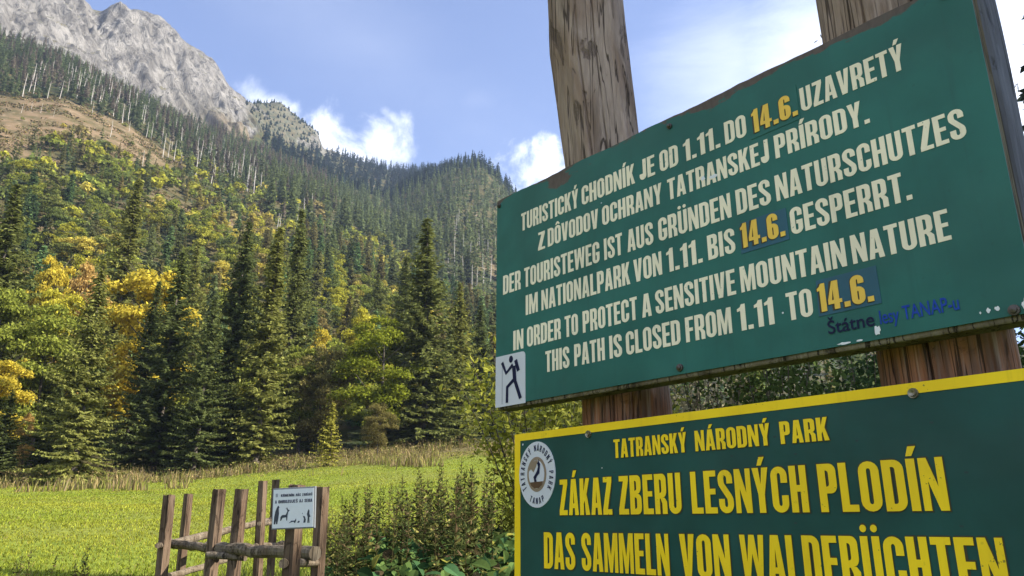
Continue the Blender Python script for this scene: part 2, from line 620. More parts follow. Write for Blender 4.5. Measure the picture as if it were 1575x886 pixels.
def m_wood(name, grey, brown, warm, zsplit=None, scale=1.0):
    """weathered timber: long grain, drying cracks, knots; brown where rain does not reach"""
    m, nt, out = new_mat(name)
    b = NB(nt)
    v = b.coord('Object', (26 * scale, 26 * scale, 1.6 * scale))
    vb = b.coord('Object', (4 * scale, 4 * scale, 1.3 * scale), (3, 1, 2))
    grain = b.noise(v, 1.0, 6, 0.62, 0.8)
    blot = b.noise(vb, 1.6, 4, 0.6, 1.2)
    fine = b.noise(b.coord('Object', (120 * scale, 120 * scale, 9 * scale)), 1.0, 3)
    col = b.mix(b.ramp(blot, 0.38, 0.66), grey, brown)
    if zsplit is not None:
        tc = b.n('ShaderNodeTexCoord')
        sx = b.n('ShaderNodeSeparateXYZ')
        b.l(tc.outputs['Object'], sx.inputs[0])
        z = b.math('ADD', sx.outputs[2], b.math('MULTIPLY', b.math('SUBTRACT', blot, 0.5), 0.1))
        col = b.mix(b.ramp(z, zsplit - 0.05, zsplit + 0.05, 1, 0), col, b.mix(b.ramp(grain, 0.4, 0.62), warm, [c * 0.5 for c in warm]))
    col = b.mix(b.ramp(grain, 0.52, 0.72, 0, 0.6), col, [c * 0.33 for c in brown])
    col = b.mix(b.ramp(fine, 0.35, 0.7, 0.0, 0.42), col, [c * 0.5 for c in grey])
    pat = b.noise(b.coord('Object', (8.5 * scale, 8.5 * scale, 3.6 * scale), (0.3, 0.1, 0.45)), 1.0, 7, 0.68, 1.6)
    knot = b.ramp(pat, 0.56, 0.66)
    col = b.mix(b.math('MULTIPLY', knot, 0.78), col, b.mix(fine, [c * 0.16 for c in brown], [c * 0.75 for c in brown]))
    lite = b.noise(b.coord('Object', (40 * scale, 40 * scale, 2.0 * scale), (5, 5, 1)), 1.0, 4, 0.6, 0.5)
    col = b.mix(b.ramp(lite, 0.56, 0.72, 0, 0.5), col, [min(1, c * 1.55) for c in grey])
    crk = b.noise(b.coord('Object', (30 * scale, 30 * scale, 0.9 * scale), (8, 3, 1)), 1.0, 3, 0.5, 0.6)
    line = b.ramp(b.math('ABSOLUTE', b.math('SUBTRACT', crk, 0.5)), 0.006, 0.016, 1, 0)
    col = b.mix(b.math('MULTIPLY', line, 0.8), col, [c * 0.12 for c in brown])
    knot = b.math('ADD', knot, line)
    h = b.math('SUBTRACT', b.math('ADD', grain, b.math('MULTIPLY', fine, 0.5)), b.math('MULTIPLY', knot, 0.6))
    b.bsdf(out, col, 0.82, b.bump(h, 1.0, 0.009), 0.2)
    return m


def m_paint(name, base, rough=0.45, var=0.12, wear=None, spec=0.25, chips=None):
    """painted sheet: slight fading, dirt specks; WEAR = (height of the upper edge, brown) where the paint has flaked off"""
    m, nt, out = new_mat(name)
    b = NB(nt)
    v = b.coord('Object')
    n = b.noise(v, 5, 5)
    n2 = b.noise(v, 60, 3)
    col = b.mix(b.ramp(n, 0.3, 0.7), [c * (1 - var) for c in base], [min(1, c * (1 + var)) for c in base])
    col = b.mix(b.ramp(n2, 0.66, 0.74, 0, 0.35), col, [c * 0.55 + 0.01 for c in base])
    hgt = n2
    dirt = b.noise(b.coord('Object', (38, 38, 2.2), (2, 1, 4)), 1.0, 5, 0.6)
    col = b.mix(b.ramp(dirt, 0.54, 0.74, 0, 0.30), col, [c * 0.55 + 0.012 for c in base])
    fade = b.noise(b.coord('Object', (1.6, 1.6, 3.4), (7, 1, 4)), 1.0, 4, 0.6)
    col = b.mix(b.ramp(fade, 0.45, 0.70, 0, 0.16), col, [c * 0.8 + 0.06 for c in base])
    if chips:
        ck = b.noise(b.coord('Object', (130, 130, 130), (1, 2, 3)), 1.0, 3, 0.6)
        ck2 = b.noise(b.coord('Object', (11, 11, 11), (4, 2, 3)), 1.0, 2)
        col = b.mix(b.ramp(b.math('ADD', ck, b.math('MULTIPLY', b.math('SUBTRACT', ck2, 0.5), 0.5)), 0.73, 0.76, 0, 0.8), col, chips)
    if wear:
        ztop, brown = wear
        tc = b.n('ShaderNodeTexCoord')
        sx = b.n('ShaderNodeSeparateXYZ')
        b.l(tc.outputs['Object'], sx.inputs[0])
        wn_ = b.noise(b.coord('Object', (5.5, 5.5, 14)), 1.0, 5, 0.62)
        dist = b.math('SUBTRACT', ztop, sx.outputs[2])
        edge = b.math('SUBTRACT', b.math('MULTIPLY', b.math('SUBTRACT', wn_, 0.47), 0.17), dist)
        wm = b.ramp(edge, -0.010, -0.002)
        spk = b.noise(b.coord('Object', (34, 34, 34), (1, 5, 2)), 1.0, 2)
        wm = b.math('MAXIMUM', wm, b.ramp(spk, 0.765, 0.785))
        n3 = b.noise(b.coord('Object', (90, 90, 40)), 1.0, 4)
        col = b.mix(wm, col, b.mix(n3, [c * 0.45 for c in brown], [c * 1.5 for c in brown]))
        streak = b.noise(b.coord('Object', (50, 50, 1.4)), 1.0, 3)
        col = b.mix(b.ramp(streak, 0.55, 0.8, 0, 0.22), col, [c * 0.6 for c in base])
    b.bsdf(out, col, rough, b.bump(hgt, 0.06, 0.002), spec)
    return m


def m_plain(name, c, rough=0.5, metal=0.0, spec=0.5, var=0.1, nscale=30):
    m, nt, out = new_mat(name)
    b = NB(nt)
    n = b.noise(b.coord('Object'), nscale, 4)
    b.bsdf(out, b.mix(n, [x * (1 - var) for x in c], [min(1, x * (1 + var)) for x in c]), rough, None, spec, metal)
    return m


def m_ground():
    m, nt, out = new_mat('ground_cover')
    b = NB(nt)
    at_ = b.n('ShaderNodeAttribute', attribute_name='tint')
    sp = b.n('ShaderNodeSeparateColor')
    b.l(at_.outputs['Color'], sp.inputs[0])
    rock, meadow, dry = sp.outputs[0], sp.outputs[1], sp.outputs[2]
    P = b.coord('Object')
    n_s, n_m, n_l = b.noise(P, 1.7, 6), b.noise(P, 0.11, 5), b.noise(P, 0.018, 4)
    g_mead = b.mix(b.ramp(n_s, 0.3, 0.7), (0.11, 0.145, 0.018), (0.19, 0.23, 0.03))
    g_mead = b.mix(b.ramp(n_m, 0.42, 0.70, 0, 0.6), g_mead, (0.17, 0.17, 0.04))
    g_for = b.mix(b.ramp(n_m, 0.35, 0.65), (0.030, 0.042, 0.016), (0.085, 0.070, 0.030))
    g_dry = b.mix(b.ramp(n_m, 0.36, 0.64), (0.165, 0.115, 0.065), (0.085, 0.070, 0.030))
    g_dry = b.mix(b.ramp(b.noise(P, 0.35, 4), 0.52, 0.72, 0, 0.7), g_dry, (0.24, 0.18, 0.115))
    # limestone with grassy ledges
    r_n = b.noise(b.coord('Object', (0.05, 0.05, 0.02)), 1.0, 7, 0.62, 0.6)
    r_f = b.noise(b.coord('Object', (0.13, 0.13, 0.045), (0, 0, 0), (0.3, 0.5, 0.4)), 1.0, 7, 0.70, 0.9)
    c_rock = b.mix(b.ramp(r_n, 0.34, 0.66), (0.15, 0.139, 0.122), (0.285, 0.268, 0.240))
    c_rock = b.mix(b.ramp(r_f, 0.50, 0.62, 0, 0.8), c_rock, (0.065, 0.063, 0.06))
    ge = b.n('ShaderNodeNewGeometry')
    sz = b.n('ShaderNodeSeparateXYZ')
    b.l(ge.outputs['Normal'], sz.inputs[0])
    ledge = b.ramp(b.math('ADD', sz.outputs[2], b.math('MULTIPLY', b.math('SUBTRACT', r_n, 0.5), 0.5)), 0.70, 0.84)
    c_rock = b.mix(b.math('MULTIPLY', ledge, 0.8), c_rock, b.mix(b.ramp(n_m, 0.4, 0.6), (0.16, 0.14, 0.055), (0.09, 0.095, 0.04)))
    col = b.mix(meadow, g_for, g_mead)
    col = b.mix(dry, col, g_dry)
    col = b.mix(rock, col, c_rock)
    hgt = b.mix(rock, b.math('MULTIPLY', n_s, 0.1), b.math('ADD', b.math('MULTIPLY', r_f, 5.0), b.math('MULTIPLY', r_n, 4.0)))
    b.bsdf(out, col, 0.95, b.bump(hgt, 1.0, 1.6), 0.1)
    return m


MAT_GROUND = m_ground()
MAT_SPRUCE = m_foliage('spruce_needles', 0.38, 0.55)
MAT_LEAF = m_foliage('broad_leaves', 0.48, 0.5)
MAT_FOREST = m_foliage('far_foliage', 0.42, 0.45, 'attr')
MAT_PLANT = m_foliage('herb_leaves', 0.42, 0.55, 'attr')
MAT_BARK = m_bark('spruce_bark', (0.045, 0.036, 0.028), (0.10, 0.08, 0.06))
MAT_PALE = m_bark('dead_pale_wood', (0.34, 0.31, 0.27), (0.50, 0.46, 0.41), 3)

# ------------------------------------------------------------------ the ground
a_in = np.linspace(R(-42), R(42), 860)
a_out = np.linspace(R(42), R(318), 150)[1:-1]
AA = np.concatenate([a_in, a_out])
D2 = np.concatenate([[0.3], DL[1:]])
ag, dg = np.meshgrid(AA, D2, indexing='ij')
gx, gy = np.sin(ag) * dg, np.cos(ag) * dg
gz = G(gx, gy)
na, nd = len(AA), len(D2)
ii, jj = np.meshgrid(np.arange(na), np.arange(nd - 1), indexing='ij')
i2 = (ii + 1) % na
gF = np.stack([ii * nd + jj, ii * nd + jj + 1, i2 * nd + jj + 1, i2 * nd + jj], -1).reshape(-1, 4)
azw = np.arctan2(gx, gy)
rk, _lf = zone_rock(azw, dg)
clear = sstep(362, 380, dg + 40 * (fbm(gx / 30, gy / 30, 2, 41) - 0.5)) * sstep(484, 466, dg) * sstep(R(-24.5), R(-27.5), azw)
patch = sstep(0.54, 0.62, fbm(gx / 28, gy / 28, 3, 43) + 0.09 * sstep(310, 350, dg)) * sstep(240, 280, dg) * sstep(420, 380, dg) * sstep(R(-17), R(-23), azw)
scree = sstep(0.48, 0.58, fbm(gx / 35, gy / 35, 3, 47)) * sstep(400, 430, dg) * sstep(620, 590, dg) * sstep(R(-6), R(-4), azw)
crag = sstep(R(-22.0), R(-20.8), azw) * (dg > 800) * (0.35 + 0.65 * sstep(0.42, 0.56, fbm(gx / 45, gy / 45, 3, 49)))
foot = sstep(R(-28), R(-24), azw) * sstep(800, 745, dg) * sstep(0.38, 0.5, fbm(gx / 30, gy / 30, 3, 50))
dry_rock = np.clip(crag * 0.95 + foot * 0.8, 0, 1)
dry = np.clip(0.8 * np.where(crag > 0.02, 0.04 * crag, foot) * (rk > 0) + clear + patch * 0.9 + 0.7 * scree, 0, 1)
verge = sstep(78, 88, dg + 6 * (fbm(gx / 7, gy / 7, 2, 44) - 0.5)) * sstep(104, 96, dg)
dry = np.clip(dry + verge * 0.7, 0, 1)
mead = sstep(100, 92, dg)
tint = np.stack([rk * (1 - 0.85 * dry_rock), mead, dry, np.ones_like(dry)], -1).reshape(-1, 4)
mb = MB()
mb.add(np.stack([gx, gy, gz], -1).reshape(-1, 3), gF, 0, tint)
mb.add([(gx[i, 0], gy[i, 0], gz[i, 0]) for i in range(na)] + [(0, 0, 0)], [[(i + 1) % na, i, na] for i in range(na)], 0, np.array([0, 1, 0, 1.0]))
ground = mb.build('ground', MAT_GROUND, None, True)
kind(ground, 'structure')


# ------------------------------------------------------------------ trees
def spruce_mesh(name, h, rad, seed, spacing=0.55, twig=0.50, gap=0.06, droop=1.0, mats=None, low=0.012):
    """crown of a spruce: drooping boughs set in whorls, each hung with flat sprays of needles"""
    global rng
    keep, rng = rng, np.random.default_rng(seed)
    mbc = MB()
    C, U, W = [], [], []
    z = h * low
    lop = rng.uniform(0, 2 * PI)
    while z < h * 0.995:
        t = z / h
        L0 = rad * (1 - t) ** 0.92 * (0.78 + 0.28 * min(1, t / 0.10 + 0.35)) + 0.12
        nb = int(7 + 4 * (1 - t) + rng.integers(0, 2))
        for k in range(nb):
            if rng.random() < gap:
                continue
            a = rng.uniform(0, 2 * PI)
            L = L0 * rng.uniform(0.62, 1.18) * (1 + 0.16 * math.cos(a - lop))
            tilt = (-0.42 + 0.95 * t) * droop + rng.uniform(-0.14, 0.14)
            ns = max(2, int(L / 0.27))
            q = np.linspace(0.08, 1, ns)
            rr = L * q
            zz = z + rng.uniform(-0.25, 0.25) * spacing + np.sin(tilt) * rr + 0.16 * L * q ** 3
            cx, cy = math.cos(a), math.sin(a)
            ax = np.stack([cx * rr * math.cos(tilt), cy * rr * math.cos(tilt), zz], 1)
            side = np.array([-cy, cx, 0])
            out = np.array([cx, cy, 0])
            for sgn in (-1, 1):
                ln = twig * (0.55 + 0.9 * (1 - q)) * rng.uniform(0.7, 1.3, ns) * (0.55 + 0.45 * min(1, L))
                dirv = side * sgn * 0.75 + out * 0.65 + np.array([0, 0, -0.34 * droop])
                dv = unit(dirv + 0.22 * rng.standard_normal((ns, 3)))
                c = ax + dv * ln[:, None] * 0.5
                nrm = unit(np.array([0, 0, 1.0]) + 0.55 * rng.standard_normal((ns, 3)))
                w = unit(np.cross(nrm, dv)) * (ln * rng.uniform(0.22, 0.36, ns))[:, None]
                C.append(c), U.append(dv * ln[:, None] * 0.6), W.append(w)
            # hanging curtain below the bough
            dv = unit(np.array([0, 0, -1.0]) + 0.35 * rng.standard_normal((ns, 3)) + 0.3 * out)
            ln = twig * rng.uniform(0.5, 1.0, ns) * (0.4 + 0.6 * min(1, L / 2))
            C.append(ax + dv * ln[:, None] * 0.4), U.append(dv * ln[:, None] * 0.55)
            W.append(unit(np.cross(rand_dirs(ns), dv)) * (ln * 0.26)[:, None])
        z += spacing * (0.55 + 0.6 * (1 - t)) * rng.uniform(0.8, 1.2)
    # leading shoot
    tip = np.array([[0, 0, h * 0.995], [0, 0, h * 0.985]])
    C.append(tip), U.append(np.array([[0, 0, h * 0.02]] * 2)), W.append(np.array([[0.07, 0, 0], [0, 0.07, 0]]))
    leaves(mbc, np.concatenate(C), np.concatenate(U), np.concatenate(W))
    me = mbc.mesh(name, mats or MAT_SPRUCE)
    rng = keep
    return me


def trunk_mesh(name, h, r0, mat, top=0.97, bend=0.0, limbs=0, seed=1, limb_from=0.3):
    global rng
    keep, rng = rng, np.random.default_rng(seed)
    mbt = MB()
    zs = np.linspace(-0.3, h * top, 9)
    px_ = bend * np.sin(zs / h * 2.2)
    tube(mbt, np.stack([px_, 0.4 * px_, zs], 1), r0 * (1 - 0.93 * np.clip(zs / h, 0, 1)) * np.where(zs < 0.2, 1.35, 1), 9, wob=0.04)
    for k in range(limbs):
        t = rng.uniform(limb_from, 0.85)
        a = rng.uniform(0, 2 * PI)
        L = h * rng.uniform(0.16, 0.30) * (1.1 - 0.6 * t)
        q = np.linspace(0, 1, 5)
        b0 = np.array([bend * math.sin(t * 2.2), 0.4 * bend * math.sin(t * 2.2), h * t])
        d = np.array([math.cos(a), math.sin(a), rng.uniform(0.5, 1.1)])
        tube(mbt, b0 + q[:, None] * d * L + np.stack([0 * q, 0 * q, 0.2 * L * q ** 2], 1), r0 * 0.42 * (1 - t * 0.6) * (1 - 0.8 * q), 6, cap=False)
    me = mbt.mesh(name, mat, True)
    rng = keep
    return me


def crown_mesh(name, h, rx, base, n, size, seed, clumps=26, mats=None, shape=1.0):
    """broad-leaved crown: leaves gathered in many uneven clumps with gaps between them"""
    global rng
    keep, rng = rng, np.random.default_rng(seed)
    cz0, cz1 = h * base, h
    mid, hz = (cz0 + cz1) / 2, (cz1 - cz0) / 2
    C, U, W = [], [], []
    cc = []
    for k in range(clumps):
        v = rand_dirs(1)[0]
        r = rng.uniform(0.35, 0.95) ** 0.7
        p = np.array([v[0] * rx * r, v[1] * rx * r, mid + v[2] * hz * r])
        t = (p[2] - cz0) / (cz1 - cz0)
        pr = math.sin(min(1, max(0.02, t)) ** shape * PI * 0.86 + 0.28)
        p[0] *= 0.45 + 0.75 * pr
        p[1] *= 0.45 + 0.75 * pr
        cc.append((p, rng.uniform(0.22, 0.42) * rx))
    cnt = np.array([c[1] ** 2 for c in cc])
    cnt = (cnt / cnt.sum() * n).astype(int)
    for (p, r), m in zip(cc, cnt):
        if m < 1:
            continue
        v = rand_dirs(m)
        v[:, 2] = np.where(v[:, 2] < -0.3, -v[:, 2] * 0.6, v[:, 2])
        rr = r * rng.uniform(0.25, 1.08, m) ** 0.55
        c = p + v * rr[:, None] * np.array([1.15, 1.15, 0.85])
        nrm = unit(v * 0.7 + 0.75 * rng.standard_normal((m, 3)) + np.array([0, 0, 0.35]))
        u = unit(np.cross(nrm, rand_dirs(m)))
        w = np.cross(nrm, u)
        s = size * rng.uniform(0.6, 1.35, m)
        C.append(c), U.append(u * s[:, None]), W.append(w * (s * 0.62)[:, None])
    mbc = MB()
    leaves(mbc, np.concatenate(C), np.concatenate(U), np.concatenate(W))
    me = mbc.mesh(name, mats or MAT_LEAF)
    rng = keep
    return me


# prototypes (unit height 1 scaled per tree)
SPR = [(spruce_mesh('spruce_crown', 28, 4.9, 101), trunk_mesh('spruce_trunk', 28, 0.36, MAT_BARK, seed=1), 28),
       (spruce_mesh('spruce_crown', 28, 5.4, 102, gap=0.16, droop=1.25), trunk_mesh('spruce_trunk', 28, 0.38, MAT_BARK, seed=2), 28),
       (spruce_mesh('spruce_crown', 28, 4.1, 103, gap=0.12), trunk_mesh('spruce_trunk', 28, 0.34, MAT_BARK, seed=3), 28),
       (spruce_mesh('spruce_crown', 28, 5.2, 104, gap=0.22, droop=1.1), trunk_mesh('spruce_trunk', 28, 0.36, MAT_BARK, seed=4), 28)]
SPR_SMALL = (spruce_mesh('young_spruce_crown', 9, 2.1, 105, spacing=0.42, twig=0.36), trunk_mesh('young_spruce_trunk', 9, 0.13, MAT_BARK, seed=5), 9)
BRD = [(crown_mesh('broadleaf_crown', 16, 3.9, 0.14, 15000, 0.16, 201, 46), trunk_mesh('broadleaf_trunk', 16, 0.22, MAT_BARK, 0.8, 0.3, 9, 6), 16),
       (crown_mesh('broadleaf_crown', 16, 3.2, 0.16, 13000, 0.155, 202, 36, shape=0.8), trunk_mesh('broadleaf_trunk', 16, 0.2, MAT_BARK, 0.8, -0.2, 9, 7), 16),
       (crown_mesh('broadleaf_crown', 16, 4.6, 0.08, 16500, 0.165, 203, 58, shape=1.2), trunk_mesh('broadleaf_trunk', 16, 0.24, MAT_BARK, 0.75, 0.2, 10, 8), 16)]
MID_SPR = [spruce_mesh('hill_spruce', 12, 2.3, 301 + k, spacing=0.85, twig=0.75, gap=0.2) for k in range(4)]
MID_BRD = [crown_mesh('hill_broadleaf', 8, 2.6, 0.03, 2000, 0.205, 311 + k, 22) for k in range(4)]


def put_tree(nm, protos, px, ptop, d, col, label, wide=1.0, group=None, cat='tree', fat=1.0):
    """a tree whose tip is seen at pixel (px, ptop) from distance d; it stands on the ground there"""
    crown, trunk, h0 = protos
    p = at(px, ptop, d)
    zb = float(G(p.x, p.y)) - 0.1
    s = (p.z - zb) / h0
    root = empty(nm, (p.x, p.y, zb), random.uniform(0, 6.28))
    root.rotation_euler = (random.uniform(-0.025, 0.025), random.uniform(-0.025, 0.025), root.rotation_euler.z)
    root.scale = (s * wide * fat * random.uniform(0.92, 1.1), s * wide * fat * random.uniform(0.92, 1.1), s)
    tag(root, label, cat, group)
    c = link('crown', crown, root)
    c.color = (*col, 1)
    link('trunk', trunk, root)
    return root


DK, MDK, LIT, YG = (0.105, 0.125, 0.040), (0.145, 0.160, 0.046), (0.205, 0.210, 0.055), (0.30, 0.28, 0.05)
near_spruces = [
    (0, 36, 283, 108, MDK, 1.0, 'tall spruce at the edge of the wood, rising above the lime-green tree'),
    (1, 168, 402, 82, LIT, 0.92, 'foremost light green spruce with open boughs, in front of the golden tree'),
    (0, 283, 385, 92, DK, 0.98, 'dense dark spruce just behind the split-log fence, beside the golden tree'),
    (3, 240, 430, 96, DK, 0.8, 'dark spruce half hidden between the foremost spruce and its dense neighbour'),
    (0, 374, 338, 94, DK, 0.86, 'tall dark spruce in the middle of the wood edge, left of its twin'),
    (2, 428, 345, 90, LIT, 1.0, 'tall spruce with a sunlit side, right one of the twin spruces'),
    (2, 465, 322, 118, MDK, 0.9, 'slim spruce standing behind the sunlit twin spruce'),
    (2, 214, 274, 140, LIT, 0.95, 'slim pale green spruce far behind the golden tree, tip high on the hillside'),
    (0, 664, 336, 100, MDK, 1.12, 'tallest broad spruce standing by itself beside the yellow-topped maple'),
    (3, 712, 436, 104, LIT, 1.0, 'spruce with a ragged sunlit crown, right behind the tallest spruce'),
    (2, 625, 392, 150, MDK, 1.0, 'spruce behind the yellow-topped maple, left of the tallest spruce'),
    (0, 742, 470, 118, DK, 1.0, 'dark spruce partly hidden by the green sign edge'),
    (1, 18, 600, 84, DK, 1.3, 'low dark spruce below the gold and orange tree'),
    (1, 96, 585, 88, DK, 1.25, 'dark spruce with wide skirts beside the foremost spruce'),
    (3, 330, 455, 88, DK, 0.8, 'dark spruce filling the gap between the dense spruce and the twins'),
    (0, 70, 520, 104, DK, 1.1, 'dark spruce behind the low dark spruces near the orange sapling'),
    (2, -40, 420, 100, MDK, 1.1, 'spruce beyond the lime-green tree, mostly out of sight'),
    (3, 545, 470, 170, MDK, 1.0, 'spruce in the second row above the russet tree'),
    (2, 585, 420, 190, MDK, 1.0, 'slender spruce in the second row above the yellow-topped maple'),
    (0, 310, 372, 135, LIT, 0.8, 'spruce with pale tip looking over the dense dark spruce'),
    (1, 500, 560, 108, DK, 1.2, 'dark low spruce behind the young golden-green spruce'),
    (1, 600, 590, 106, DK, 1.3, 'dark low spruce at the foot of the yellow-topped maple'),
]
for k, px, pt, d, col, wd, lab in near_spruces:
    put_tree('spruce_tree', SPR[k], px, pt, d, col, lab, wd, 'spruces along the edge of the meadow', fat=1.22)
put_tree('spruce_tree', SPR_SMALL, 513, 620, 84, YG, 'young golden-green spruce at the meadow edge in front of the russet tree', 1.15, 'spruces along the edge of the meadow')
put_tree('spruce_tree', SPR_SMALL, 1583, 10, 22, (0.04, 0.055, 0.045), 'bluish conifer whose twigs show beside the weathered upright of the sign', 1.0)

GOLD, YEL, LIME, ORNG, RUSS, OLIV = (0.52, 0.42, 0.055), (0.46, 0.42, 0.05), (0.235, 0.26, 0.045), (0.50, 0.34, 0.11), (0.215, 0.185, 0.06), (0.15, 0.165, 0.035)
near_broad = [
    (1, 238, 385, 108, GOLD, 1.05, 'golden yellow tree behind the foremost spruce'),
    (1, 156, 378, 126, ORNG, 0.62, 'tree with a salmon-orange top behind the foremost spruce'),
    (1, 102, 366, 132, GOLD, 0.6, 'small orange-yellow tree above the pale green birch'),
    (1, 112, 415, 112, YEL, 0.8, 'bright yellow tree left of the foremost spruce'),
    (0, 92, 470, 100, LIME, 1.0, 'pale yellow-green birch beside the foremost spruce'),
    (1, 14, 410, 102, LIME, 0.78, 'lime-green broad tree in front of the tall spruce at the wood edge'),
    (1, 6, 525, 92, GOLD, 1.0, 'gold and orange tree above the low dark spruce'),
    (1, 52, 622, 88, ORNG, 0.5, 'small orange-red sapling between the dark low spruces'),
    (0, 592, 484, 98, (0.19, 0.215, 0.022), 1.15, 'green maple with a yellow sunlit top beside the tallest spruce'),
    (2, 500, 528, 102, RUSS, 0.85, 'russet brown tree behind the young golden-green spruce'),
    (1, 474, 512, 104, LIME, 0.9, 'yellow-green tree between the sunlit twin spruce and the russet tree'),
    (1, 494, 484, 128, GOLD, 0.55, 'slim golden tree above the russet tree'),
    (1, 568, 456, 138, YEL, 0.7, 'yellow-crowned tree just behind the yellow-topped maple'),
    (2, 585, 618, 94, RUSS, 0.85, 'low brown bush-like tree under the yellow-topped maple'),
]
for k, px, pt, d, col, wd, lab in near_broad:
    put_tree('broadleaf_tree', BRD[k], px, pt, d, col, lab, wd, 'autumn trees along the edge of the meadow')


# the conifers right of the place, whose shade lies over the signs
for k_, (x_, y_, h_, lab_) in enumerate(((12.3, -1.0, 24.0, 'tall spruce right of the signs, casting its shade over them'), (16.4, -0.6, 26.0, 'second spruce right of the signs, beyond the first'), (16.5, 6.9, 18.0, 'slender spruce right of the signs whose shade falls across the meadow'))):
    zb_ = float(G(x_, y_)) - 0.1
    r_ = empty('spruce_tree', (x_, y_, zb_), 1.3 + k_)
    r_.scale = (h_ / 28 * 1.1, h_ / 28 * 1.1, h_ / 28)
    tag(r_, lab_, 'tree')
    c_ = link('crown', SPR[k_][0], r_)
    c_.color = (*DK, 1)
    link('trunk', SPR[k_][1], r_)

# scattered forest -------------------------------------------------
def scatter(az0, az1, d0, d1, spacing, seed):
    g = np.random.default_rng(seed)
    area = (az1 - az0) * (d1 ** 2 - d0 ** 2) / 2
    n = int(area / spacing ** 2 * 1.5)
    a = g.uniform(az0, az1, n)
    d = np.sqrt(g.uniform(d0 ** 2, d1 ** 2, n))
    x, y = np.sin(a) * d, np.cos(a) * d
    cell, out = {}, []
    for i in range(n):
        key = (int(x[i] // spacing), int(y[i] // spacing))
        if any((x[i] - x[j]) ** 2 + (y[i] - y[j]) ** 2 < (0.72 * spacing) ** 2
               for u in (-1, 0, 1) for v in (-1, 0, 1) for j in cell.get((key[0] + u, key[1] + v), ())):
            continue
        cell.setdefault(key, []).append(i)
        out.append((a[i], d[i], x[i], y[i]))
    return out


trees = []       # (kind, x, y, d, az, height, colour, wide)
gg = np.random.default_rng(5)
AZL, AZR = R(-40), R(6)


def hcol(kind_):
    if kind_ == 's':
        c = np.array([0.108, 0.142, 0.052]) * gg.uniform(0.7, 1.5)
        c[0] *= gg.uniform(0.8, 1.6)
    else:
        pal = [(0.31, 0.26, 0.05), (0.21, 0.20, 0.025), (0.15, 0.165, 0.028), (0.115, 0.125, 0.03), (0.16, 0.13, 0.045), (0.10, 0.12, 0.03)]
        c = np.array(pal[gg.choice(6, p=[0.10, 0.22, 0.26, 0.20, 0.08, 0.14])]) * 1.55 * gg.uniform(0.8, 1.25)
    return c


for az, d, x, y in scatter(AZL, AZR, 112, 240, 5.6, 51):
    px_mix = 0.62 - 0.30 * sstep(R(-8), R(0), az) - 0.1 * sstep(R(-30), R(-36), az)
    if gg.random() < px_mix:
        trees.append(('b', x, y, d, az, gg.uniform(7, 13), hcol('b'), gg.uniform(0.9, 1.3)))
    else:
        trees.append(('s', x, y, d, az, gg.uniform(9, 20), hcol('s'), gg.uniform(0.75, 1.05)))
pn = lambda x, y: float(fbm(np.array([x / 28]), np.array([y / 28]), 3, 43)[0])
for az, d, x, y in scatter(AZL, AZR, 240, 388, 5.2, 52):
    left = float(sstep(R(-14), R(-20), az))
    if left > 0.4 and pn(x, y) > 0.57 - 0.09 * float(sstep(310, 350, d)) and d > 280 and gg.random() < 0.8:
        continue
    if gg.random() < (0.62 + 0.02 * left - 0.25 * float(sstep(R(-9), R(-3), az))) * (1 - 0.45 * float(sstep(300, 360, d))):
        trees.append(('b', x, y, d, az, gg.uniform(6.5, 12), hcol('b') * np.array([0.95, 0.97, 1]), gg.uniform(0.95, 1.35)))
    else:
        trees.append(('s', x, y, d, az, gg.uniform(8, 15) if left > 0.4 else gg.uniform(10, 20), hcol('s'), gg.uniform(0.8, 1.15)))
for az, d, x, y in scatter(AZL, R(-15), 470, 720, 8.0, 58) + scatter(AZL, AZR, 388, 720, 6.7, 53):
    if az < R(-26) and d < 472:
        if gg.random() < 0.94:
            continue
        trees.append(('b', x, y, d, az, gg.uniform(3, 5), hcol('b'), 1.2))
        continue
    if d > np.interp(az, TL_A, TL_D):
        continue
    belt = 475 - 60 * float(sstep(R(-14), R(-5), az)) + 30 * (pn(x, y) - 0.5)
    if az > R(-26.5) and d < belt and gg.random() < 0.62 - 0.3 * float(sstep(R(-12), R(-5), az)):
        trees.append(('b', x, y, d, az, gg.uniform(7, 12), hcol('b'), gg.uniform(0.95, 1.3)))
        continue
    if az > R(-20) and d < 560 and gg.random() < 0.45:
        trees.append(('s', x, y, d, az, gg.uniform(15, 24), np.array([0.145, 0.175, 0.066]) * gg.uniform(0.7, 1.25), gg.uniform(0.95, 1.25)))
        continue
    dead = az < R(-14) and gg.random() < 0.36
    if R(-5) < az and d > 430 and d < 600 and gg.random() < 0.35:
        continue
    if dead:
        trees.append(('g', x, y, d, az, gg.uniform(13, 19), np.array([0.16, 0.135, 0.10]) * gg.uniform(0.8, 1.4), 0.7))
    else:
        trees.append(('s', x, y, d, az, gg.uniform(11, 19), np.array([0.120, 0.150, 0.066]) * gg.uniform(0.7, 1.5), gg.uniform(0.75, 1.0)))
for az, d, x, y in scatter(R(-20), AZR, 720, 1220, 10.5, 54):
    if d > np.interp(az, TL_A, TL_D) - (0 if az > R(-12) else 20):
        continue
    trees.append(('s', x, y, d, az, gg.uniform(13, 22), np.array([0.028, 0.046, 0.034]) * gg.uniform(0.7, 1.3), gg.uniform(0.95, 1.3)))  # shade and haze of the far ridge are put into this dark blue-green
for az, d, x, y in scatter(R(-21.6), R(-15.8), 840, 1165, 7.5, 59):
    if float(fbm(np.array([x / 40]), np.array([y / 40]), 3, 66)[0]) + 0.10 * float(sstep(R(-16.6), R(-19), az)) > 0.50:
        trees.append(('s', x, y, d, az, gg.uniform(3, 8), np.array([0.036, 0.058, 0.038]) * gg.uniform(0.8, 1.5), gg.uniform(1.4, 2.2)))
